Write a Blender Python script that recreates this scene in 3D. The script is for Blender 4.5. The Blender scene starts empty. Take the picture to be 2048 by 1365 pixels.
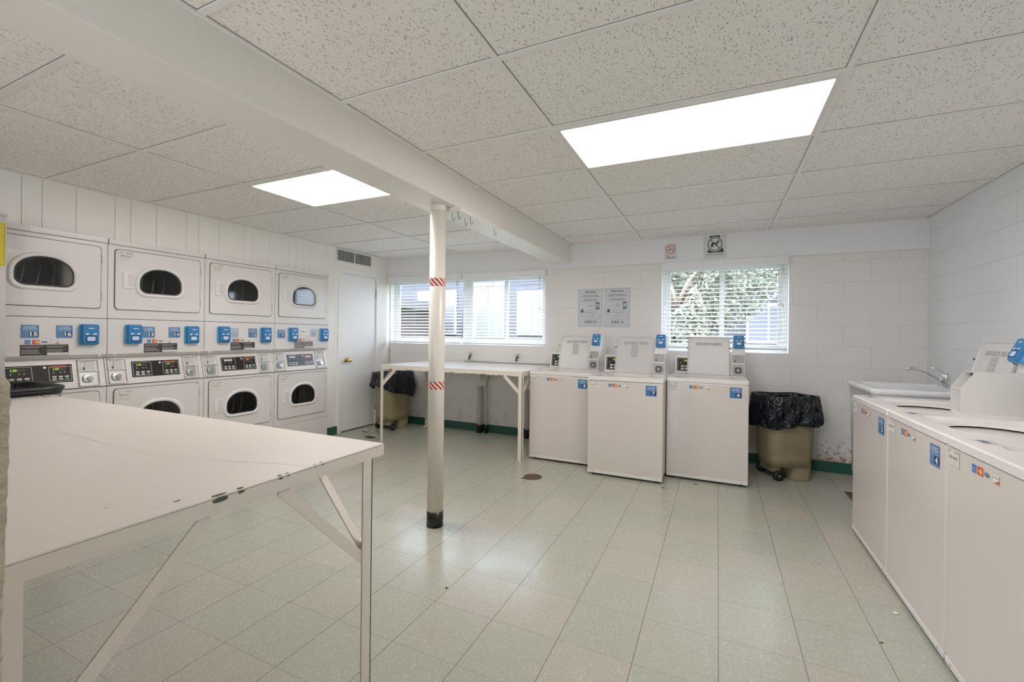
import bpy, bmesh, math, random
from mathutils import Vector, Matrix, noise
random.seed(7)
S = bpy.context.scene
COL = S.collection
PI = math.pi

# ------------------------------------------------------------------ camera, world, sun, exposure
CAM_H = 1.254
cam_d = bpy.data.cameras.new('camera'); cam = bpy.data.objects.new('camera', cam_d); COL.objects.link(cam)
cam_d.sensor_width = 36.0; cam_d.lens = 887.9 / 2048 * 36.0
cam_d.shift_y = -13.9 / 2048; cam_d.clip_start = 0.02
cam.matrix_world = (Matrix.Translation((0, 0, CAM_H)) @ Matrix.Rotation(0.4352, 4, 'Z')
                    @ Matrix.Rotation(PI / 2, 4, 'X') @ Matrix.Rotation(0.011, 4, 'Z'))
S.camera = cam
S.view_settings.view_transform = 'Standard'; S.view_settings.look = 'None'
S.view_settings.gamma = 1.0; S.view_settings.use_curve_mapping = False
S.view_settings.exposure = 0.12
S.cycles.use_denoising = True
S.cycles.max_bounces = 12; S.cycles.diffuse_bounces = 8; S.cycles.glossy_bounces = 4
S.cycles.transparent_max_bounces = 16; S.cycles.transmission_bounces = 6
S.cycles.sample_clamp_indirect = 6.0; S.cycles.caustics_reflective = False; S.cycles.caustics_refractive = False

W = bpy.data.worlds.new('world'); S.world = W; W.use_nodes = True
wn = W.node_tree.nodes; wl = W.node_tree.links
bg = wn['Background']; bg.inputs['Color'].default_value = (0.76, 0.85, 1.0, 1); bg.inputs['Strength'].default_value = 11.5

sun_d = bpy.data.lights.new('sun', 'SUN'); sun = bpy.data.objects.new('sun', sun_d); COL.objects.link(sun)
sun_d.energy = 5.0; sun_d.angle = 0.02; sun_d.color = (1, 0.96, 0.9)
sun.rotation_euler = (math.radians(50), 0, math.radians(-35))

PANEL = 13.5          # brightness of the ceiling diffusers

# ------------------------------------------------------------------ materials
MATS = {}
def mat(name, col=(.8, .8, .8), rough=.5, metal=0., spec=.5, emit=None, estr=1., build=None, coat=0., trans=0.):
    if name in MATS: return MATS[name]
    m = bpy.data.materials.new(name); m.use_nodes = True
    nt = m.node_tree; b = nt.nodes['Principled BSDF']
    b.inputs['Base Color'].default_value = (*col, 1); b.inputs['Roughness'].default_value = rough
    b.inputs['Metallic'].default_value = metal; b.inputs['Specular IOR Level'].default_value = spec
    b.inputs['Coat Weight'].default_value = coat; b.inputs['Transmission Weight'].default_value = trans
    if emit:
        b.inputs['Emission Color'].default_value = (*emit, 1); b.inputs['Emission Strength'].default_value = estr
    if build: build(nt, b)
    MATS[name] = m
    return m
def nd(nt, t, **k):
    n = nt.nodes.new(t)
    for a, v in k.items(): setattr(n, a, v)
    return n
def coords(nt, scale=(1, 1, 1), loc=(0, 0, 0), rot=(0, 0, 0), kind='Object'):
    t = nd(nt, 'ShaderNodeTexCoord'); mp = nd(nt, 'ShaderNodeMapping')
    mp.inputs['Scale'].default_value = scale; mp.inputs['Location'].default_value = loc; mp.inputs['Rotation'].default_value = rot
    nt.links.new(t.outputs[kind], mp.inputs['Vector']); return mp.outputs['Vector']
def ntex(nt, vec, scale, detail=3, rough=.5, dist=0):
    n = nd(nt, 'ShaderNodeTexNoise'); n.inputs['Scale'].default_value = scale; n.inputs['Detail'].default_value = detail
    n.inputs['Roughness'].default_value = rough; n.inputs['Distortion'].default_value = dist
    nt.links.new(vec, n.inputs['Vector']); return n.outputs['Fac']
def ramp(nt, fac, stops):
    r = nd(nt, 'ShaderNodeValToRGB'); e = r.color_ramp.elements
    while len(e) < len(stops): e.new(.5)
    for i, (p, c) in enumerate(stops):
        e[i].position = p; e[i].color = (*c, 1) if len(c) == 3 else c
    nt.links.new(fac, r.inputs['Fac']); return r.outputs['Color']
def mixc(nt, fac, a, b, mode='MIX'):
    m = nd(nt, 'ShaderNodeMix', data_type='RGBA', blend_type=mode)
    for sock, v in ((m.inputs[0], fac), (m.inputs[6], a), (m.inputs[7], b)):
        if isinstance(v, (int, float)): sock.default_value = v
        elif isinstance(v, tuple): sock.default_value = (*v, 1)
        else: nt.links.new(v, sock)
    return m.outputs[2]
def mth(nt, op, a, b=None, c=None):
    m = nd(nt, 'ShaderNodeMath', operation=op)
    for i, v in enumerate((a, b, c)):
        if v is None: continue
        if isinstance(v, (int, float)): m.inputs[i].default_value = v
        else: nt.links.new(v, m.inputs[i])
    return m.outputs[0]
def bump(nt, b, h, strength=.2, dist=.01):
    n = nd(nt, 'ShaderNodeBump'); n.inputs['Strength'].default_value = strength; n.inputs['Distance'].default_value = dist
    nt.links.new(h, n.inputs['Height']); nt.links.new(n.outputs['Normal'], b.inputs['Normal'])
G3 = lambda v: (v, v, v)

def b_floor(nt, b):
    T = .3001
    t = nd(nt, 'ShaderNodeTexCoord'); sp = nd(nt, 'ShaderNodeSeparateXYZ'); nt.links.new(t.outputs['Object'], sp.inputs[0])
    cells = []; edges = []
    for ax, off in (('X', -1.1881), ('Y', 1.7373)):
        u = mth(nt, 'DIVIDE', mth(nt, 'SUBTRACT', sp.outputs[ax], off), T)
        cells.append(mth(nt, 'FLOOR', u)); f = mth(nt, 'FRACT', u)
        edges.append(mth(nt, 'MINIMUM', f, mth(nt, 'SUBTRACT', 1.0, f)))
    cv = nd(nt, 'ShaderNodeCombineXYZ'); nt.links.new(cells[0], cv.inputs[0]); nt.links.new(cells[1], cv.inputs[1])
    wnz = nd(nt, 'ShaderNodeTexWhiteNoise', noise_dimensions='2D'); nt.links.new(cv.outputs[0], wnz.inputs['Vector'])
    base = ramp(nt, wnz.outputs['Value'], [(0, (.392, .408, .345)), (.35, (.402, .414, .350)), (.7, (.418, .416, .353)), (1, (.438, .420, .358))])
    v = coords(nt)
    v1 = nd(nt, 'ShaderNodeTexVoronoi'); v1.inputs['Scale'].default_value = 170; v1.inputs['Randomness'].default_value = 1
    nv = nd(nt, 'ShaderNodeTexNoise'); nv.inputs['Scale'].default_value = 30; nt.links.new(v, nv.inputs['Vector'])
    va = nd(nt, 'ShaderNodeVectorMath', operation='MULTIPLY_ADD'); nt.links.new(nv.outputs['Color'], va.inputs[0])
    va.inputs[1].default_value = (.006, .006, .006); nt.links.new(v, va.inputs[2]); nt.links.new(va.outputs[0], v1.inputs['Vector'])
    sepc = nd(nt, 'ShaderNodeSeparateColor'); nt.links.new(v1.outputs['Color'], sepc.inputs[0])
    c1 = mixc(nt, ramp(nt, sepc.outputs[0], [(.90, G3(0)), (.92, G3(.32))]), base, (.66, .66, .58))
    c2 = mixc(nt, ramp(nt, sepc.outputs[1], [(.88, G3(0)), (.90, G3(.22))]), c1, (.27, .28, .22))
    big = ntex(nt, v, 2.2, 4)
    c3 = mixc(nt, ramp(nt, big, [(.35, G3(0)), (.75, G3(.16))]), c2, (.36, .37, .28))
    fine = ntex(nt, v, 260, 2)
    c4 = mixc(nt, ramp(nt, fine, [(.60, G3(0)), (.72, G3(.3))]), c3, (.25, .26, .20))
    e = mth(nt, 'MINIMUM', edges[0], edges[1])
    line = mth(nt, 'LESS_THAN', e, .0042)
    # joints: the ones running away from the door wall read darker than the cross joints
    dk = mth(nt, 'MULTIPLY', line, mth(nt, 'ADD', .40, mth(nt, 'MULTIPLY', .5, mth(nt, 'LESS_THAN', edges[0], .0042))))
    c5 = mixc(nt, dk, c4, (.10, .11, .085))
    nt.links.new(c5, b.inputs['Base Color'])
    rg = ramp(nt, ntex(nt, v, 3.5, 5, .6), [(.3, G3(.17)), (.7, G3(.27))])
    nt.links.new(rg, b.inputs['Roughness'])
    h = mth(nt, 'SUBTRACT', mth(nt, 'MULTIPLY', ntex(nt, v, 9, 2), .5), mth(nt, 'MULTIPLY', line, .25))
    bump(nt, b, h, .16, .004)

def b_ceiling(nt, b):
    v = coords(nt)
    nv = nd(nt, 'ShaderNodeTexNoise'); nv.inputs['Scale'].default_value = 22; nv.inputs['Detail'].default_value = 1; nt.links.new(v, nv.inputs['Vector'])
    def flecks(scale, stretch, rot, th, seed):
        mp = nd(nt, 'ShaderNodeMapping'); mp.inputs['Rotation'].default_value = (0, 0, rot); mp.inputs['Location'].default_value = (seed, seed * .7, 0)
        va = nd(nt, 'ShaderNodeVectorMath', operation='MULTIPLY_ADD'); nt.links.new(nv.outputs['Color'], va.inputs[0])
        va.inputs[1].default_value = (.018, .018, 0); nt.links.new(v, va.inputs[2]); nt.links.new(va.outputs[0], mp.inputs['Vector'])
        mp.inputs['Scale'].default_value = (1, stretch, 1)
        vo = nd(nt, 'ShaderNodeTexVoronoi'); vo.inputs['Scale'].default_value = scale; nt.links.new(mp.outputs[0], vo.inputs['Vector'])
        sc = nd(nt, 'ShaderNodeSeparateColor'); nt.links.new(vo.outputs['Color'], sc.inputs[0])
        rr = mth(nt, 'MULTIPLY', th, mth(nt, 'ADD', .35, sc.outputs[0]))
        return mth(nt, 'MULTIPLY', mth(nt, 'LESS_THAN', vo.outputs['Distance'], rr), mth(nt, 'GREATER_THAN', sc.outputs[1], .12))
    f = mth(nt, 'MAXIMUM', flecks(118, .34, .3, .22, 1.3), flecks(145, .38, 1.6, .23, 4.1))
    pin = flecks(260, 1, 0, .24, 7.7)
    base = (.91, .88, .845)
    c = mixc(nt, mth(nt, 'MULTIPLY', f, .62), base, (.20, .18, .15))
    c = mixc(nt, mth(nt, 'MULTIPLY', pin, .28), c, (.35, .33, .29))
    nt.links.new(c, b.inputs['Base Color'])
    h = mth(nt, 'SUBTRACT', ntex(nt, v, 160, 2), f); bump(nt, b, h, .35, .003)

def b_block(nt, b, base, axis, off, stains=False, dirt=False):
    t = nd(nt, 'ShaderNodeTexCoord'); sp = nd(nt, 'ShaderNodeSeparateXYZ'); nt.links.new(t.outputs['Object'], sp.inputs[0])
    cv = nd(nt, 'ShaderNodeCombineXYZ')
    nt.links.new(mth(nt, 'ADD', sp.outputs[axis], off), cv.inputs[0]); nt.links.new(mth(nt, 'ADD', sp.outputs['Z'], .015), cv.inputs[1])
    br = nd(nt, 'ShaderNodeTexBrick'); nt.links.new(cv.outputs[0], br.inputs['Vector'])
    br.inputs['Scale'].default_value = 1; br.inputs['Brick Width'].default_value = .406; br.inputs['Row Height'].default_value = .198
    br.inputs['Mortar Size'].default_value = .0028; br.inputs['Mortar Smooth'].default_value = .6
    v = coords(nt)
    c = mixc(nt, mth(nt, 'MULTIPLY', br.outputs['Fac'], mth(nt, 'MULTIPLY', .5, ramp(nt, ntex(nt, v, 2.0, 3), [(.40, G3(.15)), (.62, G3(1))]))), base, tuple(x * .62 for x in base))
    c = mixc(nt, ramp(nt, ntex(nt, v, 1.7, 4), [(.4, G3(0)), (.8, G3(.12))]), c, tuple(x * .8 for x in base))
    if stains:
        # rust bleeding through the paint, low on the wall beside the bin
        mx = ramp(nt, sp.outputs['X'], [(.0, G3(0)), (.30, G3(0))])
        mxx = nd(nt, 'ShaderNodeMapRange'); nt.links.new(sp.outputs['X'], mxx.inputs[0]); mxx.inputs[1].default_value = .62; mxx.inputs[2].default_value = .86
        mz = nd(nt, 'ShaderNodeMapRange'); nt.links.new(sp.outputs['Z'], mz.inputs[0]); mz.inputs[1].default_value = .62; mz.inputs[2].default_value = .12
        k = mth(nt, 'MULTIPLY', mxx.outputs[0], mz.outputs[0])
        sp1 = ntex(nt, v, 26, 6, .75)
        thr = mth(nt, 'SUBTRACT', .72, mth(nt, 'MULTIPLY', k, .20))
        spot = mth(nt, 'GREATER_THAN', sp1, thr)
        spot = mth(nt, 'MULTIPLY', spot, mth(nt, 'GREATER_THAN', k, .02))
        c = mixc(nt, mth(nt, 'MULTIPLY', spot, .8), c, (.38, .19, .085))
        lo = nd(nt, 'ShaderNodeMapRange'); nt.links.new(sp.outputs['Z'], lo.inputs[0]); lo.inputs[1].default_value = .15; lo.inputs[2].default_value = .09
        edge = mth(nt, 'MULTIPLY', mth(nt, 'MULTIPLY', lo.outputs[0], mxx.outputs[0]), mth(nt, 'GREATER_THAN', ntex(nt, v, 14, 5, .7), .45))
        c = mixc(nt, mth(nt, 'MULTIPLY', edge, .8), c, (.42, .19, .07))
    if dirt:
        mz = nd(nt, 'ShaderNodeMapRange'); nt.links.new(sp.outputs['Z'], mz.inputs[0]); mz.inputs[1].default_value = .5; mz.inputs[2].default_value = .1
        d = mth(nt, 'MULTIPLY', mz.outputs[0], ramp(nt, ntex(nt, v, 9, 6, .7), [(.52, G3(0)), (.66, G3(.5))]))
        c = mixc(nt, d, c, (.38, .33, .27))
    nt.links.new(c, b.inputs['Base Color'])
    h = mth(nt, 'SUBTRACT', mth(nt, 'MULTIPLY', ntex(nt, v, 55, 4), .30), mth(nt, 'MULTIPLY', br.outputs['Fac'], .8))
    bump(nt, b, h, .45, .006)

def b_rough(nt, b, base, dark, sc=40, amt=.5, st=.6, dist=.01):
    v = coords(nt); n = ntex(nt, v, sc, 6, .65)
    nt.links.new(mixc(nt, ramp(nt, n, [(.35, G3(amt)), (.65, G3(0))]), base, dark), b.inputs['Base Color'])
    bump(nt, b, n, st, dist)
def b_painted(nt, b, base, dark, th=.72, sc=16, st=.15):
    v = coords(nt); n = ntex(nt, v, sc, 6, .7)
    c = mixc(nt, ramp(nt, ntex(nt, v, 2.5, 4), [(.4, G3(0)), (.8, G3(.16))]), base, tuple(x * .84 for x in base))
    c = mixc(nt, ramp(nt, n, [(th, G3(0)), (th + .02, G3(.85))]), c, dark)
    nt.links.new(c, b.inputs['Base Color']); bump(nt, b, ntex(nt, v, 30, 3), st, .003)
def b_stripes(nt, b):
    t = nd(nt, 'ShaderNodeTexCoord'); sp = nd(nt, 'ShaderNodeSeparateXYZ'); nt.links.new(t.outputs['Object'], sp.inputs[0])
    a = mth(nt, 'ARCTAN2', sp.outputs['Y'], sp.outputs['X'])
    u = mth(nt, 'FRACT', mth(nt, 'DIVIDE', mth(nt, 'ADD', mth(nt, 'MULTIPLY', a, .052), sp.outputs['Z']), .0327))
    nt.links.new(mixc(nt, mth(nt, 'GREATER_THAN', u, .5), (.80, .76, .70), (.50, .035, .025)), b.inputs['Base Color'])
def b_bag(nt, b):
    v = coords(nt); n = ntex(nt, v, 11, 3, .5, 1.6); bump(nt, b, n, 1.0, .05)
def b_lint(nt, b):
    v = coords(nt); bump(nt, b, ntex(nt, v, 60, 4), .8, .01)
def b_leaf(nt, b):
    oi = coords(nt); n = ntex(nt, oi, 1.6, 2)
    nt.links.new(ramp(nt, n, [(.3, (.11, .125, .09)), (.55, (.16, .175, .125)), (.8, (.22, .225, .175))]), b.inputs['Base Color'])

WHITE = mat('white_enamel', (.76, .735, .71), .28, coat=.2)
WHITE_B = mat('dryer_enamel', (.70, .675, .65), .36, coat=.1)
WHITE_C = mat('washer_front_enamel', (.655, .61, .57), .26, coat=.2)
PLAST = mat('white_plastic', (.75, .73, .71), .38)
LIDIN = mat('lid_inner_enamel', (.60, .595, .585), .30)
GAP = mat('painted_gap_shade', (.06, .055, .05), .8)  # dark tone painted in for the shade in gaps, seams and slots
GREYP = mat('coin_plate_grey', (.43, .42, .40), .45, .3)
GREYL = mat('coin_recess_grey', (.56, .55, .53), .5)
STEEL = mat('brushed_steel', (.42, .42, .41), .42, .8)
CHROME = mat('chrome', (.75, .75, .76), .12, 1.)
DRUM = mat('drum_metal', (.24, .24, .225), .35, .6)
DARK = mat('dark_rubber', (.012, .012, .014), .5)
BLACKPL = mat('black_plastic', (.015, .015, .017), .35)
PANELBLK = mat('control_panel_black', (.022, .017, .015), .45, spec=.25)
PSILV = mat('panel_silver_line', (.62, .60, .56), .4)
BTN = mat('button_pale', (.60, .58, .53), .5)
BTNG = mat('button_green', (.05, .33, .18), .5)
REDS = mat('panel_orange_strip', (.60, .12, .045), .5)
LEDG = mat('green_led', (.1, .3, .02), .5, emit=(.45, .95, .08), estr=.75)
LEDA = mat('amber_led', (.3, .3, .02), .5, emit=(.75, .70, .12), estr=.55)
LEDW = mat('pale_lcd', (.62, .66, .62), .4)
BLUE = mat('reader_blue', (.025, .20, .46), .35)
BLUEL = mat('reader_edge_light_blue', (.10, .42, .72), .35)
SCREEN = mat('reader_screen', (.35, .45, .62), .2, emit=(.45, .55, .75), estr=.28)
NAVY = mat('sticker_navy', (.018, .045, .13), .5)
STBLUE = mat('sticker_blue', (.10, .235, .44), .5)
STBLUEF = mat('sticker_faded_blue', (.42, .49, .60), .5)
STBLUED = mat('sticker_deep_blue', (.035, .18, .40), .5)
STWHITE = mat('sticker_white', (.78, .78, .76), .5)
STCREAM = mat('label_cream', (.74, .72, .66), .5)
INK = mat('ink_grey', (.10, .095, .09), .6)
INKL = mat('ink_light_grey', (.36, .35, .34), .6)
NOTICE = mat('notice_brown_black', (.045, .038, .034), .5)
NOTICEF = mat('notice_faded', (.20, .18, .17), .5)
NOTLINE = mat('notice_text_grey', (.36, .34, .32), .5)
AMEX = mat('card_blue', (.045, .18, .50), .5)
MCR = mat('card_red', (.58, .06, .02), .5)
MCO = mat('card_yellow', (.85, .40, .05), .5)
VISA = mat('card_navy', (.03, .05, .22), .5)
DORNG = mat('card_orange', (.62, .16, .04), .5)
REDM = mat('sign_red', (.62, .07, .04), .5)
PINK = mat('sign_pink_tint', (.70, .50, .44), .5)
SIGNW = mat('sign_white', (.72, .73, .73), .45)
SIGNB = mat('sign_black', (.035, .04, .045), .5)
SERV = mat('poster_sheet', (.66, .68, .72), .4)
WPAINT = mat('beam_paint', (.86, .83, .78), .30, build=lambda nt, b: bump(nt, b, ntex(nt, coords(nt), 4, 3), .12, .01))
TRIMW = mat('trim_paint', (.86, .855, .845), .4)
PANELW = mat('panelling_paint', (.87, .85, .81), .45)
TBAR = mat('ceiling_grid_metal', (.86, .845, .82), .4)
FIXT = mat('fixture_frame', (.80, .78, .74), .4)
DIFF = mat('light_diffuser', (.9, .9, .9), .5, emit=(1, .93, .90), estr=PANEL)
GREEN = mat('green_vinyl_base', (.026, .115, .082), .35, build=lambda nt, b: b_painted(nt, b, (.026, .115, .082), (.02, .05, .04), .70, 5, .1))
SOFF = mat('soffit_paint', (.87, .87, .88), .45)
BACKW = mat('back_wall_block', rough=.5, build=lambda nt, b: b_block(nt, b, (.85, .825, .80), 'X', 3.217, True, True))
RIGHTW = mat('right_wall_block', rough=.45, build=lambda nt, b: b_block(nt, b, (.83, .85, .865), 'Y', .12))
STONE = mat('rough_masonry', rough=.9, build=lambda nt, b: b_rough(nt, b, (.74, .65, .51), (.46, .39, .29), 60, .6, 1.0, .012))
TABLE = mat('table_paint', rough=.42, build=lambda nt, b: b_painted(nt, b, (.76, .705, .655), (.55, .50, .45), .70, 11, .3))
TABLEM = mat('table_frame_paint', rough=.45, build=lambda nt, b: b_painted(nt, b, (.78, .72, .655), (.45, .41, .36), .80, 30, .3))
TABLEF = mat('far_table_paint', rough=.35, build=lambda nt, b: b_painted(nt, b, (.78, .765, .74), (.12, .11, .10), .79, 16, .2))
TABLEE = mat('far_table_edge_paint', rough=.4, build=lambda nt, b: b_painted(nt, b, (.76, .71, .63), (.10, .09, .075), .73, 34, .2))
CHIP = mat('chipped_bare_patch', (.10, .105, .085), .7)
CHIPL = mat('chipped_grey_patch', (.30, .28, .25), .7)
POLE = mat('pole_paint', (.77, .715, .63), .28, build=lambda nt, b: b_painted(nt, b, (.78, .735, .66), (.10, .08, .07), .80, 8, .15))
BIN = mat('bin_beige_plastic', (.33, .275, .165), .45, build=lambda nt, b: b_rough(nt, b, (.34, .285, .17), (.25, .21, .125), 9, .5, .12, .004))
BAG = mat('black_bin_bag', (.004, .007, .012), .13, spec=.6, build=b_bag)
BRASS = mat('brass', (.75, .56, .22), .2, 1.)
RUST = mat('rusty_drain', (.16, .09, .06), .8, build=lambda nt, b: b_rough(nt, b, (.17, .10, .07), (.06, .04, .03), 90, .8, .7, .01))
ALU = mat('aluminium', (.50, .49, .46), .45, .5)
YEL = mat('yellow_label', (.62, .52, .03), .5)
PIPE = mat('pipe_paint', (.60, .57, .51), .45)
BRONZE = mat('valve_bronze', (.10, .11, .11), .4, .6)
LINT = mat('lint_grey', (.48, .45, .42), .95, build=b_lint)
LINTD = mat('dark_rag', (.05, .045, .045), .9, build=b_lint)
PAPER = mat('paper_scrap', (.75, .74, .71), .7)
VINYL = mat('window_vinyl', (.86, .87, .88), .35)
BLIND = mat('blind_white', (.86, .87, .87), .45)
CORD = mat('blind_cord', (.55, .55, .53), .7)
SINKP = mat('sink_white', (.76, .77, .78), .2, coat=.3)
def b_glass(nt, b):
    out = nt.nodes['Material Output']; nt.nodes.remove(b)
    tr = nd(nt, 'ShaderNodeBsdfTransparent'); gl = nd(nt, 'ShaderNodeBsdfGlossy'); gl.inputs['Roughness'].default_value = .02
    mx = nd(nt, 'ShaderNodeMixShader'); fr = nd(nt, 'ShaderNodeFresnel'); fr.inputs[0].default_value = 1.45
    nt.links.new(fr.outputs[0], mx.inputs[0]); nt.links.new(tr.outputs[0], mx.inputs[1]); nt.links.new(gl.outputs[0], mx.inputs[2]); nt.links.new(mx.outputs[0], out.inputs[0])
GLASS = mat('window_glass', build=b_glass)
def b_dglass(nt, b):
    out = nt.nodes['Material Output']; nt.nodes.remove(b)
    tr = nd(nt, 'ShaderNodeBsdfTransparent'); tr.inputs[0].default_value = (.42, .45, .42, 1)
    gl = nd(nt, 'ShaderNodeBsdfGlossy'); gl.inputs['Roughness'].default_value = .06
    mx = nd(nt, 'ShaderNodeMixShader'); mx.inputs[0].default_value = .07
    nt.links.new(tr.outputs[0], mx.inputs[1]); nt.links.new(gl.outputs[0], mx.inputs[2]); nt.links.new(mx.outputs[0], out.inputs[0])
DGLASS = mat('dryer_door_glass', build=b_dglass)
LEAF = mat('leaves', (.4, .5, .2), .6, build=b_leaf)
BARK = mat('bark', (.16, .12, .09), .9)
GRASS = mat('lawn', (.22, .32, .10), .9, build=lambda nt, b: b_rough(nt, b, (.09, .12, .05), (.06, .08, .03), 3, .6, .2))
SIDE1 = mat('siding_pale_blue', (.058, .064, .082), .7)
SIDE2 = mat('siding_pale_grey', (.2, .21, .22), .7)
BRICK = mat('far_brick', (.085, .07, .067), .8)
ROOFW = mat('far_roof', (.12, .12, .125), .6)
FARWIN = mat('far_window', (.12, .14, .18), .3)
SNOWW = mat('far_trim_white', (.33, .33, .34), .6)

# ------------------------------------------------------------------ mesh helpers
_tc = {}
def text_geo(s, bold):
    k = (s, bold)
    if k in _tc: return _tc[k]
    cu = bpy.data.curves.new('t', 'FONT'); cu.body = s; cu.size = 1; cu.align_x = 'LEFT'; cu.resolution_u = 2; cu.offset = bold
    o = bpy.data.objects.new('t', cu); COL.objects.link(o); bpy.context.view_layer.update()
    me = bpy.data.meshes.new_from_object(o.evaluated_get(bpy.context.evaluated_depsgraph_get()))
    vs = [(v.co.x, v.co.y) for v in me.vertices]; fs = [tuple(p.vertices) for p in me.polygons]
    bpy.data.objects.remove(o); bpy.data.curves.remove(cu); bpy.data.meshes.remove(me)
    xs = [v[0] for v in vs] or [0]; _tc[k] = (vs, fs, min(xs), max(xs)); return _tc[k]

class Fr:
    """a flat drawing surface: origin, right, up; n points to the viewer"""
    def __init__(s, O, U, V):
        s.O, s.U, s.V = Vector(O), Vector(U).normalized(), Vector(V).normalized(); s.N = s.U.cross(s.V)
    def p(s, x, y, d=0): return s.O + s.U * x + s.V * y + s.N * d

class MB:
    def __init__(s): s.v = []; s.f = []; s.m = []; s.sm = []; s.mats = []
    def mi(s, m):
        if m not in s.mats: s.mats.append(m)
        return s.mats.index(m)
    def add(s, vs, fs, m, sm=False):
        o = len(s.v); s.v += [tuple(v) for v in vs]; k = s.mi(m)
        for f in fs: s.f.append(tuple(i + o for i in f)); s.m.append(k); s.sm.append(sm)
    def box(s, x0, x1, y0, y1, z0, z1, m):
        s.add([(x, y, z) for z in (z0, z1) for y in (y0, y1) for x in (x0, x1)],
              [(0, 2, 3, 1), (4, 5, 7, 6), (0, 1, 5, 4), (2, 6, 7, 3), (0, 4, 6, 2), (1, 3, 7, 5)], m)
    def hexa(s, b, t, m):   # bottom 4 pts, top 4 pts (ccw seen from above)
        s.add(list(b) + list(t), [(3, 2, 1, 0), (4, 5, 6, 7), (0, 1, 5, 4), (1, 2, 6, 5), (2, 3, 7, 6), (3, 0, 4, 7)], m)
    def loft(s, loops, m, c0=False, c1=False, sm=False, ms=None):
        n = len(loops[0]); vs = [p for L in loops for p in L]
        for k in range(len(loops) - 1):
            fs = [(k * n + i, k * n + (i + 1) % n, (k + 1) * n + (i + 1) % n, (k + 1) * n + i) for i in range(n)]
            mm = ms[k] if ms else m
            if k == 0: o = len(s.v); s.v += [tuple(v) for v in vs]
            q = s.mi(mm)
            for f in fs: s.f.append(tuple(i + o for i in f)); s.m.append(q); s.sm.append(sm)
        if c0: s.f.append(tuple(o + i for i in reversed(range(n)))); s.m.append(s.mi(ms[0] if ms else m)); s.sm.append(False)
        if c1: s.f.append(tuple(o + (len(loops) - 1) * n + i for i in range(n))); s.m.append(s.mi(ms[-1] if ms else m)); s.sm.append(False)
    def cyl(s, p0, p1, r0, r1=None, n=20, m=None, caps=True, sm=True):
        r1 = r0 if r1 is None else r1; p0 = Vector(p0); p1 = Vector(p1); d = (p1 - p0).normalized()
        a = d.orthogonal().normalized(); b = d.cross(a)
        L = [[p + a * (r * math.cos(t)) + b * (r * math.sin(t)) for t in [2 * PI * i / n for i in range(n)]] for p, r in ((p0, r0), (p1, r1))]
        s.loft(L, m, caps, caps, sm)
    def tube(s, pts, r, m, n=8, caps=True):
        pts = [Vector(p) for p in pts]; L = []; a = None
        for i, p in enumerate(pts):
            d = (pts[min(i + 1, len(pts) - 1)] - pts[max(i - 1, 0)]).normalized()
            if a is None: a = d.orthogonal().normalized()
            a = (a - d * a.dot(d)).normalized(); b = d.cross(a)
            rr = r[i] if isinstance(r, (list, tuple)) else r
            L.append([p + a * (rr * math.cos(2 * PI * k / n)) + b * (rr * math.sin(2 * PI * k / n)) for k in range(n)])
        s.loft(L, m, caps, caps, True)
    def rect(s, F, x0, x1, y0, y1, m, d=.0005):
        s.add([F.p(x0, y0, d), F.p(x1, y0, d), F.p(x1, y1, d), F.p(x0, y1, d)], [(0, 1, 2, 3)], m)
    def poly(s, F, pts, m, d=.0005):
        s.add([F.p(x, y, d) for x, y in pts], [tuple(range(len(pts)))], m)
    def line(s, F, x0, y0, x1, y1, w, m, d=.0006):
        dx, dy = x1 - x0, y1 - y0; l = math.hypot(dx, dy) or 1; nx, ny = -dy / l * w / 2, dx / l * w / 2
        s.add([F.p(x0 - nx, y0 - ny, d), F.p(x1 - nx, y1 - ny, d), F.p(x1 + nx, y1 + ny, d), F.p(x0 + nx, y0 + ny, d)], [(0, 1, 2, 3)], m)
    def frame(s, F, x0, x1, y0, y1, w, m, d=.0006):
        s.line(F, x0, y0 + w / 2, x1, y0 + w / 2, w, m, d); s.line(F, x0, y1 - w / 2, x1, y1 - w / 2, w, m, d)
        s.line(F, x0 + w / 2, y0, x0 + w / 2, y1, w, m, d); s.line(F, x1 - w / 2, y0, x1 - w / 2, y1, w, m, d)
    def disc(s, F, cx, cy, r, m, d=.0006, n=24, ry=None):
        ry = ry or r
        s.add([F.p(cx + r * math.cos(2 * PI * i / n), cy + ry * math.sin(2 * PI * i / n), d) for i in range(n)], [tuple(range(n))], m)
    def ring(s, F, cx, cy, r0, r1, m, d=.0006, n=32):
        vs = [F.p(cx + r * math.cos(2 * PI * i / n), cy + r * math.sin(2 * PI * i / n), d) for r in (r1, r0) for i in range(n)]
        s.add(vs, [(i, (i + 1) % n, n + (i + 1) % n, n + i) for i in range(n)], m)
    def text(s, F, t, cx, cy, size, m, d=.0009, bold=.0, width=None, align='C', sy=1, shear=0):
        vs, fs, a, b = text_geo(t, bold)
        sx = width / (b - a) if width else size
        ox = cx - sx * (a + b) / 2 if align == 'C' else cx - sx * a
        s.add([F.p(ox + x * sx + shear * y * size, cy + y * size * sy, d) for x, y in vs], fs, m)
    def build(s, name, parent=None, bevel=0, seg=2, loc=(0, 0, 0), rot=(0, 0, 0)):
        me = bpy.data.meshes.new(name); me.from_pydata(s.v, [], s.f)
        for m in s.mats: me.materials.append(m)
        me.polygons.foreach_set('material_index', s.m); me.polygons.foreach_set('use_smooth', s.sm); me.update()
        o = bpy.data.objects.new(name, me); COL.objects.link(o); o.location = loc; o.rotation_euler = rot
        if parent: o.parent = parent
        if bevel:
            b = o.modifiers.new('bevel', 'BEVEL'); b.width = bevel; b.segments = seg; b.limit_method = 'ANGLE'; b.angle_limit = math.radians(40)
            b.harden_normals = False
        return o

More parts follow.
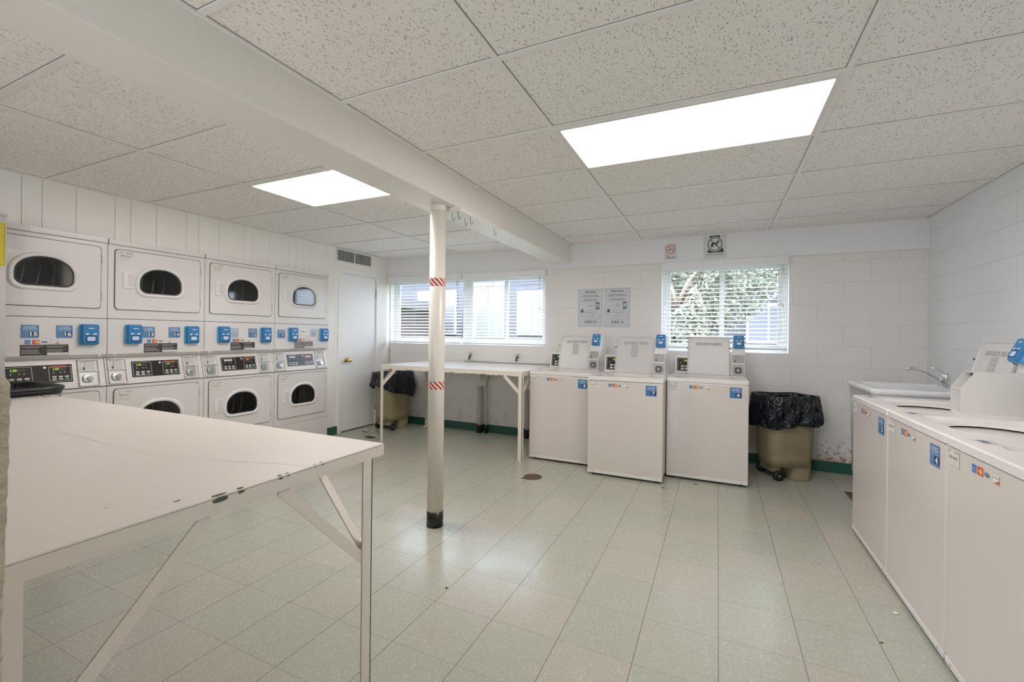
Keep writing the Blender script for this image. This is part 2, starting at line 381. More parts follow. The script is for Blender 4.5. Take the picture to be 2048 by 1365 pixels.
def tag(o, label, cat, group=None):
    o['label'] = label; o['category'] = cat
    if group: o['group'] = group
    return o
def struct(o, label=None):
    o['kind'] = 'structure'
    if label: o['label'] = label
    return o
def thing(name, label, cat, loc=(0, 0, 0), rz=0, group=None):
    o = bpy.data.objects.new(name, None); COL.objects.link(o); o.location = loc; o.rotation_euler = (0, 0, rz)
    o.empty_display_size = .1
    return tag(o, label, cat, group)
def copy_tree(o, parent=None):
    c = o.copy(); COL.objects.link(c)
    if parent is not None: c.parent = parent
    for ch in list(o.children): copy_tree(ch, c)
    return c

def loop(cx, cy, w, h, r, z=None, n=6, f=None):
    """rounded rectangle; r = number or (tl, tr, br, bl) each number or (a, b)"""
    if not isinstance(r, (tuple, list)): r = (r,) * 4
    rs = [q if isinstance(q, (tuple, list)) else (q, q) for q in r]
    tl, tr, br, bl = rs; out = []
    for (sx, sy, q, a0) in ((-1, -1, bl, PI), (1, -1, br, 1.5 * PI), (1, 1, tr, 0), (-1, 1, tl, .5 * PI)):
        ex, ey = cx + sx * (w / 2 - q[0]), cy + sy * (h / 2 - q[1])
        for i in range(n + 1):
            t = a0 + PI / 2 * i / n; out.append((ex + q[0] * math.cos(t), ey + q[1] * math.sin(t)))
    if f: return [f(x, y) for x, y in out]
    return [(x, y, z) for x, y in out]

# ------------------------------------------------------------------ decals shared by the machines
def number_sticker(F, num, w=.087, h=.087, col=None, name='number_sticker', parent=None, faded=False):
    b = MB(); col = col or STBLUE; wh = STWHITE
    b.rect(F, 0, w, 0, h, col, .0008)
    b.text(F, 'DO LAUNDRY', w * .5, h * .80, .011, wh, .0013, .02, w * .68)
    b.text(F, 'WITH THE APP', w * .5, h * .67, .011, wh, .0013, .02, w * .78)
    b.line(F, w * .16, h * .57, w * .84, h * .57, .0025, STBLUEF, .0013)
    if not faded:
        b.rect(F, w * .46, w * .97, h * .13, h * .50, NAVY, .0013)
    b.text(F, num, w * .715, h * .17, h * .42, wh if not faded else INKL, .0018, .03, w * (.42 if len(num) > 1 else .24))
    return b.build(name, parent)
def card_strip(F, w=.17, h=.03, parent=None):
    b = MB(); d = .0008
    b.rect(F, 0, h, 0, h, AMEX, d)
    b.text(F, 'AMERICAN', h / 2, h * .55, .006, STWHITE, .0013, 0, h * .8); b.text(F, 'EXPRESS', h / 2, h * .25, .006, STWHITE, .0013, 0, h * .8)
    x = h * 1.28; b.rect(F, x, x + h * 1.25, 0, h, MCR, d); b.disc(F, x + h * .85, h * .5, h * .38, MCO, .0013); b.disc(F, x + h * .42, h * .5, h * .36, REDM, .0011)
    b.text(F, 'MasterCard', x + h * .62, h * .42, .007, STWHITE, .0018, .0, h * .95)
    b.text(F, 'VISA', h * 3.35, h * .22, h * .72, VISA, .0012, .02, h * 1.15, shear=.15)
    x = w - h * 1.35; b.rect(F, x, w, 0, h, STWHITE, d); b.frame(F, x, w, 0, h, .0009, INKL, .0012)
    b.text(F, 'DISCOVER', x + h * .67, h * .56, h * .3, INK, .0014, 0, h * 1.15)
    b.poly(F, [(x + h * .3, .0008), (w, .0008), (w, h * .45)], DORNG, .0014)
    return b.build('card_logo_strip', parent)
def id_label(F, txt, w=.10, h=.068, parent=None):
    b = MB(); b.rect(F, 0, w, 0, h, STCREAM, .0008); b.frame(F, .002, w - .002, .002, h - .002, .0012, INKL, .0012)
    b.text(F, 'CSC', w * .19, h * .80, .010, INK, .0013, .01)
    b.rect(F, w * .52, w * .94, h * .80, h * .89, INKL, .0012)
    b.line(F, .003, h * .73, w - .003, h * .73, .0008, INKL, .0012)
    b.text(F, txt, w * .5, h * .38, h * .30, INK, .0013, .01, w * .70)
    b.line(F, w * .25, h * .28, w * .75, h * .28, .0015, INKL, .0012); b.line(F, w * .12, h * .17, w * .88, h * .17, .0015, INKL, .0012)
    return b.build('id_label', parent)
def card_reader(F, w=.10, h=.145, t=.045, parent=None):
    """blue card reader standing proud of F; F origin = its lower left back corner"""
    b = MB()
    fl = lambda d, i, r, lo=0: loop(w / 2, h / 2 + lo / 2, w - 2 * i, h - 2 * i - lo, r, f=lambda x, y: F.p(x, y, d))
    b.loft([fl(0, 0, .012), fl(t * .55, 0, .012)], BLUEL, True, False)
    b.loft([fl(t * .55, .0, .012), fl(t * .8, .003, .012), fl(t, .008, .012, .012)], BLUE, False, True, ms=[BLUE, BLUE])
    g = b; d = t + .0008
    g.rect(F, w * .36, w * .66, h * .78, h * .82, STWHITE, d); g.line(F, w * .73, h * .76, w * .76, h * .84, .0012, STWHITE, d)
    g.rect(F, w * .22, w * .38, h * .49, h * .56, STWHITE, d); g.line(F, w * .42, h * .51, w * .56, h * .51, .003, BLUEL, d); g.poly(F, [(w * .56, h * .49), (w * .80, h * .49), (w * .80, h * .57), (w * .68, h * .56)], STWHITE, d)
    o = b.build('card_reader', parent)
    s = MB()
    s.rect(F, w * .24, w * .78, h * .15, h * .44, PANELBLK, d); s.rect(F, w * .29, w * .73, h * .19, h * .40, SCREEN, d + .0008); s.build('screen', o)
    return o
def panel_face(b, F, x0, x1, y0, y1, led, bar=False, six=True):
    """one silver-outlined key field"""
    w = x1 - x0; h = y1 - y0; d = .0012; ym = y1 + (.004 if not bar else 0); yb = y0 - (.006 if bar else 0)
    for (a, c, e, g) in ((x0, y0, x0, y1), (x1, y0, x1, y1), (x0, y1, x0 + w / 2, ym), (x0 + w / 2, ym, x1, y1), (x0, y0, x0 + w / 2, yb), (x0 + w / 2, yb, x1, y0)):
        b.line(F, a, c, e, g, .0022, PSILV, d)
    if bar: b.rect(F, x0 + w * .08, x1 - w * .2, y1 - .004, y1 + .006, REDS, .0014)
    if led:
        b.rect(F, x0 + w * .16, x1 - w * .22, y0 + h * .76, y0 + h * .93, NOTICE if led is not LEDW else LEDW, .0012)
        if led is not LEDW: b.text(F, '1.50', x0 + w * .32, y0 + h * .77, h * .19, led, .0018, .02, w * .24)
    for k, xx in enumerate((.2, .52, .7)):
        cx = x0 + w * xx; cy = y0 + h * .55
        b.poly(F, [(cx - .006, cy), (cx + .006, cy), (cx + .002, cy + .006), (cx - .002, cy + .006)], INKL, d); b.disc(F, cx, cy + .009, .0022, BTN, d, 8)
    for i in range(3):
        cx = x0 + w * (.22 + .29 * i)
        for j in range(2):
            cy = y0 + h * (.28 - .17 * j); m = BTNG if (i == 2 and j == 1 and led not in (None, LEDW)) else BTN
            b.poly(F, loop(cx, cy, w * .19, h * .11, .002, f=lambda x, y: (x, y), n=2), m, .0016)

# ------------------------------------------------------------------ room shell
XL, XR, YB, YF, H = -4.25, 1.64, 5.0, -1.6, 2.293
def slab(name, args, m, bevel=0):
    b = MB()
    for a in args: b.box(*a, m)
    return struct(b.build(name, None, bevel))
slab('floor', [(XL - .9, XR + .2, YF - .2, YB + .25, -.1, 0)], mat('floor_tile', rough=.3, build=b_floor), 0)

ceil_b = MB()
CM = mat('ceiling_tile', rough=.85, build=b_ceiling)
ceil_b.box(XL, XR, YF, YB, H + .004, H + .06, CM)
struct(ceil_b.build('ceiling'))

BX0, BX1, BZ = -1.81, -1.566, 2.088
g = MB()
rev = MB(); REV = mat('painted_reveal_shade', (.30, .285, .26), .9)  # dark strips behind the bars stand in for the tile-edge shadow
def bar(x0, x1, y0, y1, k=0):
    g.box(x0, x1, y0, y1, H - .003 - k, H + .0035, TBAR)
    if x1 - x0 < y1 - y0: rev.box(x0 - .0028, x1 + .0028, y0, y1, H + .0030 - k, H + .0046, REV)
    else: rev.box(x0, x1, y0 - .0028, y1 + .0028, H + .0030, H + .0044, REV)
xs_r = [-.771, .448]; ys_r = [2.712 + .6096 * k for k in range(-7, 4)]
ys_l = [2.04 + .6096 * k for k in range(-5, 5)]
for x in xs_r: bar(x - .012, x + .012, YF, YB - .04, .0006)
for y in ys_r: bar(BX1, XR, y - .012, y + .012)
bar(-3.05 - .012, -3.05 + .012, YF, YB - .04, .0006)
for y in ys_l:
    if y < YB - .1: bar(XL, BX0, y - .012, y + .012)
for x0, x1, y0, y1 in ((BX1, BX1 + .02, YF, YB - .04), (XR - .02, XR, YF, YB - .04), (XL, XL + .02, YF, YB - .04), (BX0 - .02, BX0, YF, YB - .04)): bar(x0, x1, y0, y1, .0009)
struct(g.build('trim_1'), 'metal grid bars between the ceiling tiles'); struct(rev.build('trim_4'), 'dark strips painting in the shadow line beside the ceiling grid bars')

slab('trim_2', [(BX0, BX1, YF, YB - .04, BZ, H + .004)], WPAINT, .004)['label'] = 'boxed ceiling beam running from front to back'
bb = MB(); bb.box(XL, XR, YB - .04, YB, 2.03, H + .004, SOFF); struct(bb.build('trim_3', None, .003), 'painted header board above the windows')

# back wall with two window openings
W1 = (-4.23, -1.885, 1.105, 2.025); W2 = (-.555, .612, 1.09, 2.025)
wb = MB(); T = .2
for (x0, x1, z0, z1) in ((XL - .2, W1[0], 0, 2.5), (W1[0], W1[1], 0, W1[2]), (W1[0], W1[1], W1[3], 2.5), (W1[1], W2[0], 0, 2.5),
                         (W2[0], W2[1], 0, W2[2]), (W2[0], W2[1], W2[3], 2.5), (W2[1], XR + .2, 0, 2.5)):
    wb.box(x0, x1, YB, YB + T, z0, z1, BACKW)
struct(wb.build('wall_back'))
slab('wall_right', [(XR, XR + .2, YF, YB + T, 0, 2.5)], RIGHTW)
# front wall, behind the viewer: unseen opening added to bring more daylight in from that side
EX0, EX1, EZ = -1.72, -.72, 2.08
slab('wall_front', [(XL - .2, EX0, YF - .2, YF, 0, 2.5), (EX1, XR + .2, YF - .2, YF, 0, 2.5), (EX0, EX1, YF - .2, YF, EZ, 2.5)], TRIMW)
slab('bounce_ground_front', [(-14, 14, -22, YF - .2, -.12, -.02)], mat('bounce_concrete', (.36, .35, .34), .9))  # unseen ground added to bounce daylight in through the front opening

# left wall: panelled, with the alcove the dryers stand in and the door opening
DY0, DW, ND = 1.045, .692, 4
AL0, AL1, ALZ = DY0 - .004, DY0 + DW * ND + .004, 1.945
DO0, DO1, DOZ = 4.06, 4.765, 2.04
wl_ = MB()
wl_.box(XL - .2, XL - .006, YF, AL0, 0, 2.5, GAP); wl_.box(XL - .2, XL - .006, AL0, AL1, ALZ, 2.5, GAP)
wl_.box(XL - .2, XL - .006, AL1, DO0, 0, 2.5, GAP); wl_.box(XL - .2, XL - .006, DO0, DO1, DOZ, 2.5, GAP); wl_.box(XL - .2, XL - .006, DO1, YB, 0, 2.5, GAP)
wl_.box(XL - .85, XL - .8, AL0 - .1, AL1 + .1, 0, ALZ + .05, GAP)
for (a, c) in ((AL0 - .05, AL0), (AL1, AL1 + .05)): wl_.box(XL - .8, XL - .2, a, c, 0, ALZ + .05, PANELW)
wl_.box(XL - .8, XL - .2, AL0, AL1, ALZ, ALZ + .05, PANELW); wl_.box(XL - .2, XL - .12, DO0 - .02, DO1 + .02, 0, DOZ + .02, GAP)
grooves = []; y = 1.31 - .51 * 6
for k in range(14):
    for dlt in (0, .10, .28): grooves.append(y + dlt)
    y += .51
grooves = [q for q in grooves if YF < q < 3.95] + [3.99]
ed = [YF] + grooves + [DO0]
for a, c in zip(ed, ed[1:]):
    if c - a < .02: continue
    lo = c <= AL0 or a >= AL1
    if not lo and (a < AL0 or c > AL1):
        if a < AL0: wl_.box(XL - .006, XL, a + .0012, AL0, 0, H + .02, PANELW)
        if c > AL1: wl_.box(XL - .006, XL, AL1, c - .0012, 0, H + .02, PANELW)
        wl_.box(XL - .006, XL, max(a, AL0) + (.0012 if a > AL0 else 0), min(c, AL1), ALZ, H + .02, PANELW)
    else: wl_.box(XL - .006, XL, a + .0012, c - .0012, 0 if lo else ALZ, H + .02, PANELW)
wl_.box(XL - .006, XL, DO0, DO1, DOZ, H + .02, PANELW); wl_.box(XL - .006, XL, DO1, YB, 0, H + .02, PANELW)
struct(wl_.build('wall_left'))

# door
d = MB(); d.box(XL - .045, XL - .008, 4.108, 4.716, .012, 1.992, TRIMW); door = struct(d.build('door_1', None, .002), 'plain white door')
f = MB()
for (a, c, z0, z1) in ((4.05, 4.106, 0, 1.9935), (4.718, 4.776, 0, 1.9935), (4.05, 4.776, 1.994, 2.05)):
    f.box(XL - .05, XL + .014, a, c, z0, z1, TRIMW)
f.build('door_frame', door, .004)
k = MB(); k.cyl((XL - .008, 4.197, .90), (XL + .004, 4.197, .90), .031, .028, 24, BRASS); k.cyl((XL + .004, 4.197, .90), (XL + .03, 4.197, .90), .011, .011, 16, BRASS)
L = []
for i in range(9):
    t = PI * i / 8; L.append([(XL + .05 - .024 * math.cos(t), 4.197 + (.004 + .024 * math.sin(t)) * math.cos(a), .90 + (.004 + .024 * math.sin(t)) * math.sin(a)) for a in [2 * PI * j / 20 for j in range(20)]])
k.loft(L, BRASS, True, True, True); k.build('door_knob', door)
for zz in (1.775, .25):
    q = MB(); q.cyl((XL + .004, 4.716, zz - .045), (XL + .004, 4.716, zz + .045), .006, None, 10, STEEL); q.build('hinge', door)

# baseboards
slab('baseboard_back', [(XL, XR, YB - .008, YB, 0, .10)], GREEN, .003)
slab('baseboard_left', [(XL, XL + .008, AL1 + .002, 4.05, 0, .10), (XL, XL + .008, 4.776, YB - .008, 0, .10)], GREEN, .003)
slab('baseboard_right', [(XR - .008, XR, YF, YB - .008, 0, .10)], GREEN, .003)

# partition at the near left, seen edge on
pw = bmesh.new()
bm2 = bmesh.new(); bmesh.ops.create_grid(bm2, x_segments=1, y_segments=1, size=.5); bm2.free()
NX, NZ = 6, 90
P0, P1, PY0, PY1, PZ = -4.2, -.712, .055, .213, 1.203
me = MB(); Lp = []
def prof(z):
    n = -.055 * (PZ - z) + .0035 * noise.noise(Vector((0, 3.1, z * 9))) + .004 * noise.noise(Vector((2, 1, z * 31))) + .004 * noise.noise(Vector((5, 1, z * 90)))
    return n
for i in range(361):
    z = PZ * i / 360
    e = prof(z); top = max(0, (z - (PZ - .012)) / .012); sh = .010 * top * top
    Lp.append([(P0, PY0, z), (P1 + e - sh, PY0, z), (P1 + e - sh + .003, (PY0 + PY1) / 2, z), (P1 + e - sh, PY1 - sh * .6, z), (P1 - .10, PY1 + .002 * noise.noise(Vector((1, 1, z * 20))) - sh * .3, z), (P0, PY1 - .003, z)])
me.loft(Lp, STONE, True, True, True)
struct(me.build('wall_partition'), 'rough masonry half wall at the near left')
pw.free()

# ------------------------------------------------------------------ ceiling light fixtures
def fixture(name, x0, x1, y0, y1, label, group=None):
    t = thing(name, label, 'ceiling light', ((x0 + x1) / 2, (y0 + y1) / 2, H - .012), 0)
    w, h = x1 - x0, y1 - y0; b = MB()
    L = lambda i, z: loop(0, 0, w - 2 * i, h - 2 * i, .002, z, 1)
    b.loft([L(0, .0095), L(0, .002), L(.022, .002), L(.026, .0062)], FIXT); b.build('frame', t)
    q = MB(); q.add([(-w / 2 + .025, -h / 2 + .025, .006), (-w / 2 + .025, h / 2 - .025, .006), (w / 2 - .025, h / 2 - .025, .006), (w / 2 - .025, -h / 2 + .025, .006)], [(0, 1, 2, 3)], DIFF)
    q.build('diffuser', t); return t
fixture('ceiling_light', -.771 + .012, .448 - .012, 2.1024 + .012, 2.712 - .012, 'long bright rectangular ceiling light right of the beam')
fixture('ceiling_light', -3.05 + .012, BX0 - .002, 2.04 + .012, 2.6496 - .012, 'bright ceiling light half hidden behind the beam, above the dryers')
#fixture('ceiling_light', -.771 + .012, .448 - .012, 2.712 - .6096 * 5 + .012, 2.712 - .6096 * 4 - .012, 'bright rectangular ceiling light overhead, nearest the front of the room')
#fixture('ceiling_light', -3.05 + .012, BX0 - .002, 2.04 - .6096 * 4 + .012, 2.04 - .6096 * 3 - .012, 'bright ceiling light over the front left of the room, behind the masonry half wall')

# ------------------------------------------------------------------ windows and blinds
def window(name, x0, x1, z0, z1, units):
    b = MB(); y0, y1 = YB + .09, YB + .15
    root = None
    b.box(x0, x1, y0, y1, z0, z0 + .05, VINYL); b.box(x0, x1, y0, y1, z1 - .05, z1, VINYL); b.box(x0, x0 + .04, y0, y1, z0 + .05, z1 - .05, VINYL); b.box(x1 - .04, x1, y0, y1, z0 + .05, z1 - .05, VINYL)
    for m in units[1:-1]: b.box(m - .035, m + .035, y0, y1, z0 + .05, z1 - .05, VINYL)
    b.box(x0, x1, YB + .0, YB + .09, z0, z0 + .008, VINYL)
    root = struct(b.build(name, None, .003))
    for a, c in zip(units, units[1:]):
        a += .035; c -= .035; m = (a + c) / 2
        s = MB()
        for (p, q, yy) in ((a, m + .025, y0 + .02), (m - .025, c, y0 + .034)):
            for (e, g_) in ((p, p + .045), (q - .045, q)): s.box(e, g_, yy - .012, yy + .012, z0 + .0505, z1 - .0505, VINYL)
            s.box(p + .045, q - .045, yy - .012, yy + .012, z0 + .04, z0 + .085, VINYL); s.box(p + .045, q - .045, yy - .012, yy + .012, z1 - .085, z1 - .04, VINYL)
        s.build('sash', root)
        gl = MB()
        for (p, q, yy) in ((a, m + .025, y0 + .02), (m - .025, c, y0 + .034)):
            gl.add([(p + .03, yy, z0 + .07), (q - .03, yy, z0 + .07), (q - .03, yy, z1 - .07), (p + .03, yy, z1 - .07)], [(0, 1, 2, 3)], GLASS)
        gl.build('pane', root)
    return root
window('window_1', W1[0], W1[1], W1[2], W1[3], [W1[0], -3.02, W1[1]])
window('window_2', W2[0], W2[1], W2[2], W2[3], [W2[0], W2[1]])

def blind(x0, x1, zb, label, loc_y=YB - .037, group='white venetian blinds on the back wall'):
    w = x1 - x0; t = thing('venetian_blind', label, 'blind', ((x0 + x1) / 2, loc_y, zb), 0, group)
    zt = 2.026 - zb; b = MB(); b.box(-w / 2, w / 2, -.035, -.028, zt - .075, zt, BLIND); b.box(-w / 2, -w / 2 + .006, -.03, .03, zt - .075, zt, BLIND); b.box(w / 2 - .006, w / 2, -.03, .03, zt - .075, zt, BLIND); b.build('valance', t, .002)
    b = MB(); b.box(-w / 2 + .008, w / 2 - .008, -.022, .03, zt - .05, zt - .003, BLIND); b.build('headrail', t, .002)
    s = MB(); z = .035; pitch = .0405
    while z < zt - .07:
        a = math.radians(13); c, sn = math.cos(a) * .0235, math.sin(a) * .0235
        for (dz,) in ((0,),):
            s.hexa([(-w / 2 + .01, -c, z - sn), (w / 2 - .01, -c, z - sn), (w / 2 - .01, c, z + sn), (-w / 2 + .01, c, z + sn)],
                   [(-w / 2 + .01, -c, z - sn + .0026), (w / 2 - .01, -c, z - sn + .0026), (w / 2 - .01, c, z + sn + .0026), (-w / 2 + .01, c, z + sn + .0026)], BLIND)
        z += pitch
    s.build('slats', t)
    b = MB(); b.box(-w / 2 + .008, w / 2 - .008, -.024, .024, -.008, .010, BLIND); b.build('bottom_rail', t, .003)
    for i in range(4):
        x = -w / 2 + .08 + (w - .16) * i / 3; q = MB(); q.cyl((x, -.026, 0), (x, -.026, zt - .05), .0009, None, 6, CORD, False); q.cyl((x, .026, 0), (x, .026, zt - .05), .0009, None, 6, CORD, False); q.build('ladder_cord', t)
    x = w / 2 - .065; q = MB()
    for dx, zz in ((0, zt * .68), (.013, zt * .66)):
        pass
    for dx, l in ((0, .44), (.016, .46), (.003, .10), (.018, .12)):
        q.cyl((x + dx, -.040, zt - .07), (x + dx, -.040, zt - l), .0008, None, 6, CORD, False); q.cyl((x + dx, -.040, zt - l), (x + dx, -.040, zt - l - .028), .003, .0055, 8, CORD)
    q.build('pull_cord', t)
    q = MB(); x = -w / 2 + .05; q.cyl((x, -.040, zt - .07), (x, -.040, zt - .45), .003, None, 6, BLIND); q.build('tilt_wand', t)
    return t
blind(-4.222, -3.024, 1.128, 'white venetian blind over the leftmost window pane, in the corner beside the door')
blind(-3.012, -1.872, 1.128, 'white venetian blind over the left window half next to the service posters')
blind(-.560, .604, 1.135, 'white venetian blind on the right window, tree visible behind its slats')

# ------------------------------------------------------------------ washers
WW, WD, WH = .645, .70, .885
def make_washer(name, label, num, ident, led=True, strip=True, deep=False, coin='full', group='top-loading washers', stw=STBLUED):
    t = thing(name, label, 'washing machine', (0, 0, 0), 0, group)
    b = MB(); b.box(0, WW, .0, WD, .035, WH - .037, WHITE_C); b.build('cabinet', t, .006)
    b = MB(); b.box(.003, WW - .003, -.002, .01, .02, .045, PLAST)
    b.build('toe_rail', t, .001)
    for x in (.05, WW - .05):
        q = MB(); q.cyl((x, -.003, .034), (x, .0, .034), .005, None, 10, STEEL); q.build('screw', t)
    for x, y in ((.05, .05), (WW - .05, .05), (.05, WD - .05), (WW - .05, WD - .05)):
        q = MB(); q.cyl((x, y, 0), (x, y, .022), .02, .016, 14, DARK); q.cyl((x, y, .02), (x, y, .04), .008, .008, 10, STEEL); q.build('foot', t)
    # top with recess and D shaped tub mouth
    cx, cy = .335, .275
    b = MB(); z = WH
    L = [loop(WW / 2, WD / 2 - .002, WW + .004, WD + .004, .012, z - .034), loop(WW / 2, WD / 2 - .002, WW + .004, WD + .004, .012, z - .006),
         loop(WW / 2, WD / 2 - .002, WW - .006, WD - .006, .012, z), loop(cx, cy, .41, .39, .05, z), loop(cx, cy, .385, .365, .045, z - .014), loop(cx, cy - .0, .345, .325, (.15, .15, .15, .15), z - .018),
         loop(cx, cy, .325, .305, (.145,) * 4, z - .03)]
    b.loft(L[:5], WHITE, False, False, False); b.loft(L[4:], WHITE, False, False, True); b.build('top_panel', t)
    b = MB()
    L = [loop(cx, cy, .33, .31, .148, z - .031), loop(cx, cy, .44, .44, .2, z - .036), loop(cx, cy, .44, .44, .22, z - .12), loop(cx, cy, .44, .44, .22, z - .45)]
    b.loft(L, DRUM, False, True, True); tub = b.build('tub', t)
    b = MB(); L = [[(cx + r * math.cos(a), cy + r * math.sin(a), zz) for a in [2 * PI * i / 20 for i in range(20)]] for r, zz in ((.09, z - .44), (.05, z - .38), (.04, z - .15), (.045, z - .12), (.02, z - .105))]
    b.loft(L, PLAST, False, True, True); b.build('agitator', t)
    # lid, open, leaning back
    lw, lh, ang = .372, .372, math.radians(15); hy, hz = .462, z + .002
    U = Vector((1, 0, 0)); V = Vector((0, math.sin(ang), math.cos(ang))); F = Fr((cx - .01 - lw / 2, hy, hz), U, V)
    rr = (.045, .045, .014, .014); b = MB()
    fl = lambda i, d_: loop(lw / 2, lh / 2, lw - 2 * i, lh - 2 * i, rr, f=lambda x, y: F.p(x, y, d_))
    b.loft([fl(.006, -.020), fl(0, -.014), fl(0, -.002), fl(.003, .0), fl(.010, .0), fl(.013, -.006)], LIDIN, True, True, False); lid = b.build('lid', t)
    F2 = Fr(F.p(0, 0, -.006), U, V); b = MB()
    for i, x in enumerate((.075, .145, .222)):
        ww = .068 if i < 2 else .08
        b.rect(F2, x, x + ww - .002, .288, .316, mat('label_grey', (.47, .46, .45), .4), .0006)
        b.rect(F2, x + .002, x + ww * .6, .307, .313, INKL, .001); b.rect(F2, x + .002, x + ww * .55, .292, .298, INKL, .001); b.disc(F2, x + ww * .84, .309, .003, INK, .001, 8); b.line(F2, x + ww * .62, .290, x + ww * .9, .305, .0015, INKL, .001)
    if strip:
        for i in range(2):
            for j in range(3 if i == 0 else 3):
                pass
        for j, zz in enumerate((.255, .225, .195, .160)):
            b.rect(F2, .145, .213, zz, zz + (.027 if j < 3 else .032), mat('label_grey'), .0006)
            for q_ in range(5):
                xx = .15 + q_ * .0125; b.line(F2, xx, zz + .005 + random.random() * .01, xx + .006, zz + .012 + random.random() * .01, .0016, INKL, .001)
    b.build('instruction_label', lid)
    for x in (-.002, lw + .002):
        q = MB(); q.cyl(F.p(x, lh * .70, -.012), F.p(x, lh * .70, .004), .006, .006, 10, DARK); q.build('bumper', lid)
    # control console
    c0, c1 = .022, .50; b = MB(); zc = z + .001
    b.hexa([(c0, .520, zc), (c1, .520, zc), (c1, .655, zc), (c0, .655, zc)], [(c0 + .003, .558, zc + .168), (c1, .558, zc + .168), (c1, .655, zc + .168), (c0 + .003, .655, zc + .168)], WHITE); con = b.build('control_console', t, .006)
    V2 = Vector((0, .038, .168)).normalized(); F3 = Fr((c0, .520, zc), U, V2); b = MB(); b.rect(F3, .018, .43, .022, .155, PANELBLK, .0015); b.frame(F3, .028, .20, .030, .147, .002, PSILV, .002)
    b.text(F3, '150', .105, .118, .024, LEDG if led else LEDW, .003, .02, .045)
    b.poly(F3, [(.048, .098), (.060, .098), (.054, .112)], PSILV, .003)
    for i in range(2):
        for j in range(2): b.poly(F3, loop(.070 + .038 * i, .072 - .026 * j, .030, .016, .004, f=lambda x, y: (x, y), n=2), BTN, .003)
    b.build('display_panel', con)
    # coin box
    bx0, bx1 = .520, .628; by = .29
    if coin == 'full':
        b = MB(); zt_ = z + .205
        b.add([(x, y, zz) for x in (bx0, bx1) for (y, zz) in ((by, z), (.60, z), (.60, zt_), (by + .05, zt_), (by, z + .125))],
              [(0, 1, 2, 3, 4), (9, 8, 7, 6, 5), (0, 5, 6, 1), (1, 6, 7, 2), (2, 7, 8, 3), (3, 8, 9, 4), (4, 9, 5, 0)], WHITE)
        bx = b.build('coin_box', t, .004)
        FA = Fr((bx0, by, z), U, (0, 0, 1)); w = bx1 - bx0; b = MB()
        b.rect(FA, .006, w - .006, .018, .118, GREYP, .0045); b.frame(FA, .004, w - .004, .015, .12, .004, GREYL, .006)
        L = [loop(w * .5, .066, .056 - 2 * i_, .056 - 2 * i_, .014, f=lambda x, y, d_=d_: FA.p(x, y, d_)) for i_, d_ in ((0, .005), (.002, .012), (.01, .012), (.012, .007))]
        b.loft(L, INK, False, True); b.disc(FA, w * .5, .066, .014, STEEL, .0135); b.poly(FA, [(w * .5 - .004, .060), (w * .5 + .010, .060), (w * .5 + .004, .072), (w * .5 - .006, .072)], INKL, .0145); b.build('coin_slide', bx)
        V3 = Vector((0, .05, .08)).normalized(); FB = Fr((bx0, by, z + .125), U, V3); b = MB()
        b.rect(FB, .006, w - .006, .006, .088, GREYP, .0045); b.line(FB, w * .33, .040, w * .33, .082, .0016, INK, .006); b.rect(FB, w * .24, w * .34, .012, .034, INK, .006); b.disc(FB, w * .24, .037, .006, STEEL, .0065); b.line(FB, w * .42, .078, w * .62, .080, .0016, INKL, .006)
        b.build('coin_slot_plate', bx)
        # riser and reader
        b = MB(); zr = z + .205
        b.hexa([(bx0 + .006, by + .06, zr - .002), (bx1 + .004, by + .06, zr - .002), (bx1 + .004, .60, zr - .002), (bx0 + .006, .60, zr - .002)],
               [(bx0 + .012, by + .135, zr + .165), (bx1 - .002, by + .135, zr + .165), (bx1 - .002, .58, zr + .165), (bx0 + .012, .58, zr + .165)], WHITE)
        b.build('reader_riser', t, .006)
        V4 = Vector((0, .075, .167)).normalized(); FC = Fr((bx0 + .016, by + .085, zr + .050), U, V4)
        card_reader(FC, .088, .125, .040, t)
    else:
        # empty open-fronted housing: side sheets, top and inner divider only
        b = MB(); zt_ = z + .205; th = .003
        for x in (bx0, bx1 - th):
            b.add([(xx, y, zz) for xx in (x, x + th) for (y, zz) in ((by, z), (.60, z), (.60, zt_), (by + .05, zt_), (by, z + .125))],
                  [(0, 1, 2, 3, 4), (9, 8, 7, 6, 5), (0, 5, 6, 1), (1, 6, 7, 2), (2, 7, 8, 3), (3, 8, 9, 4), (4, 9, 5, 0)], WHITE)
        b.box(bx0 + th, bx1 - th, by + .05, .60, zt_ - th, zt_, WHITE); b.box(bx0 + th, bx1 - th, by, by + .004, z + .119, z + .125, WHITE)
        b.box(bx0 + th, bx1 - th, by + .09, by + .094, z, zt_ - th, PLAST); b.box(bx0 + th, bx1 - th, by, by + .02, z, z + .004, WHITE)
        b.build('coin_box', t)
        q = MB(); q.box(bx0 + th, bx1 - th, by + .075, by + .078, z + .14, zt_ - th, INK); q.build('cut_out', t)
        V4 = Vector((0, .075, .167)).normalized(); zr = z + .205
        b = MB(); b.hexa([(bx0 + .02, .53, zr), (bx1 - .02, .53, zr), (bx1 - .02, .59, zr), (bx0 + .02, .59, zr)], [(bx0 + .02, .565, zr + .14), (bx1 - .02, .565, zr + .14), (bx1 - .02, .59, zr + .14), (bx0 + .02, .59, zr + .14)], WHITE); b.build('reader_riser', t, .004)
        FC = Fr((bx0 + .010, .520, zr + .045), U, V4); card_reader(FC, .088, .125, .040, t)
    # decals on the front
    FF = Fr((0, 0, 0), U, (0, 0, 1))
    def at(x, zz): return Fr((x, -.0003, zz), U, (0, 0, 1))
    id_label(at(.008, .780), ident, .090, .062, t)
    card_strip(at(.185, .797), .165, .028, t)
    number_sticker(at(.503, .737), num, .090, .088, stw, parent=t)
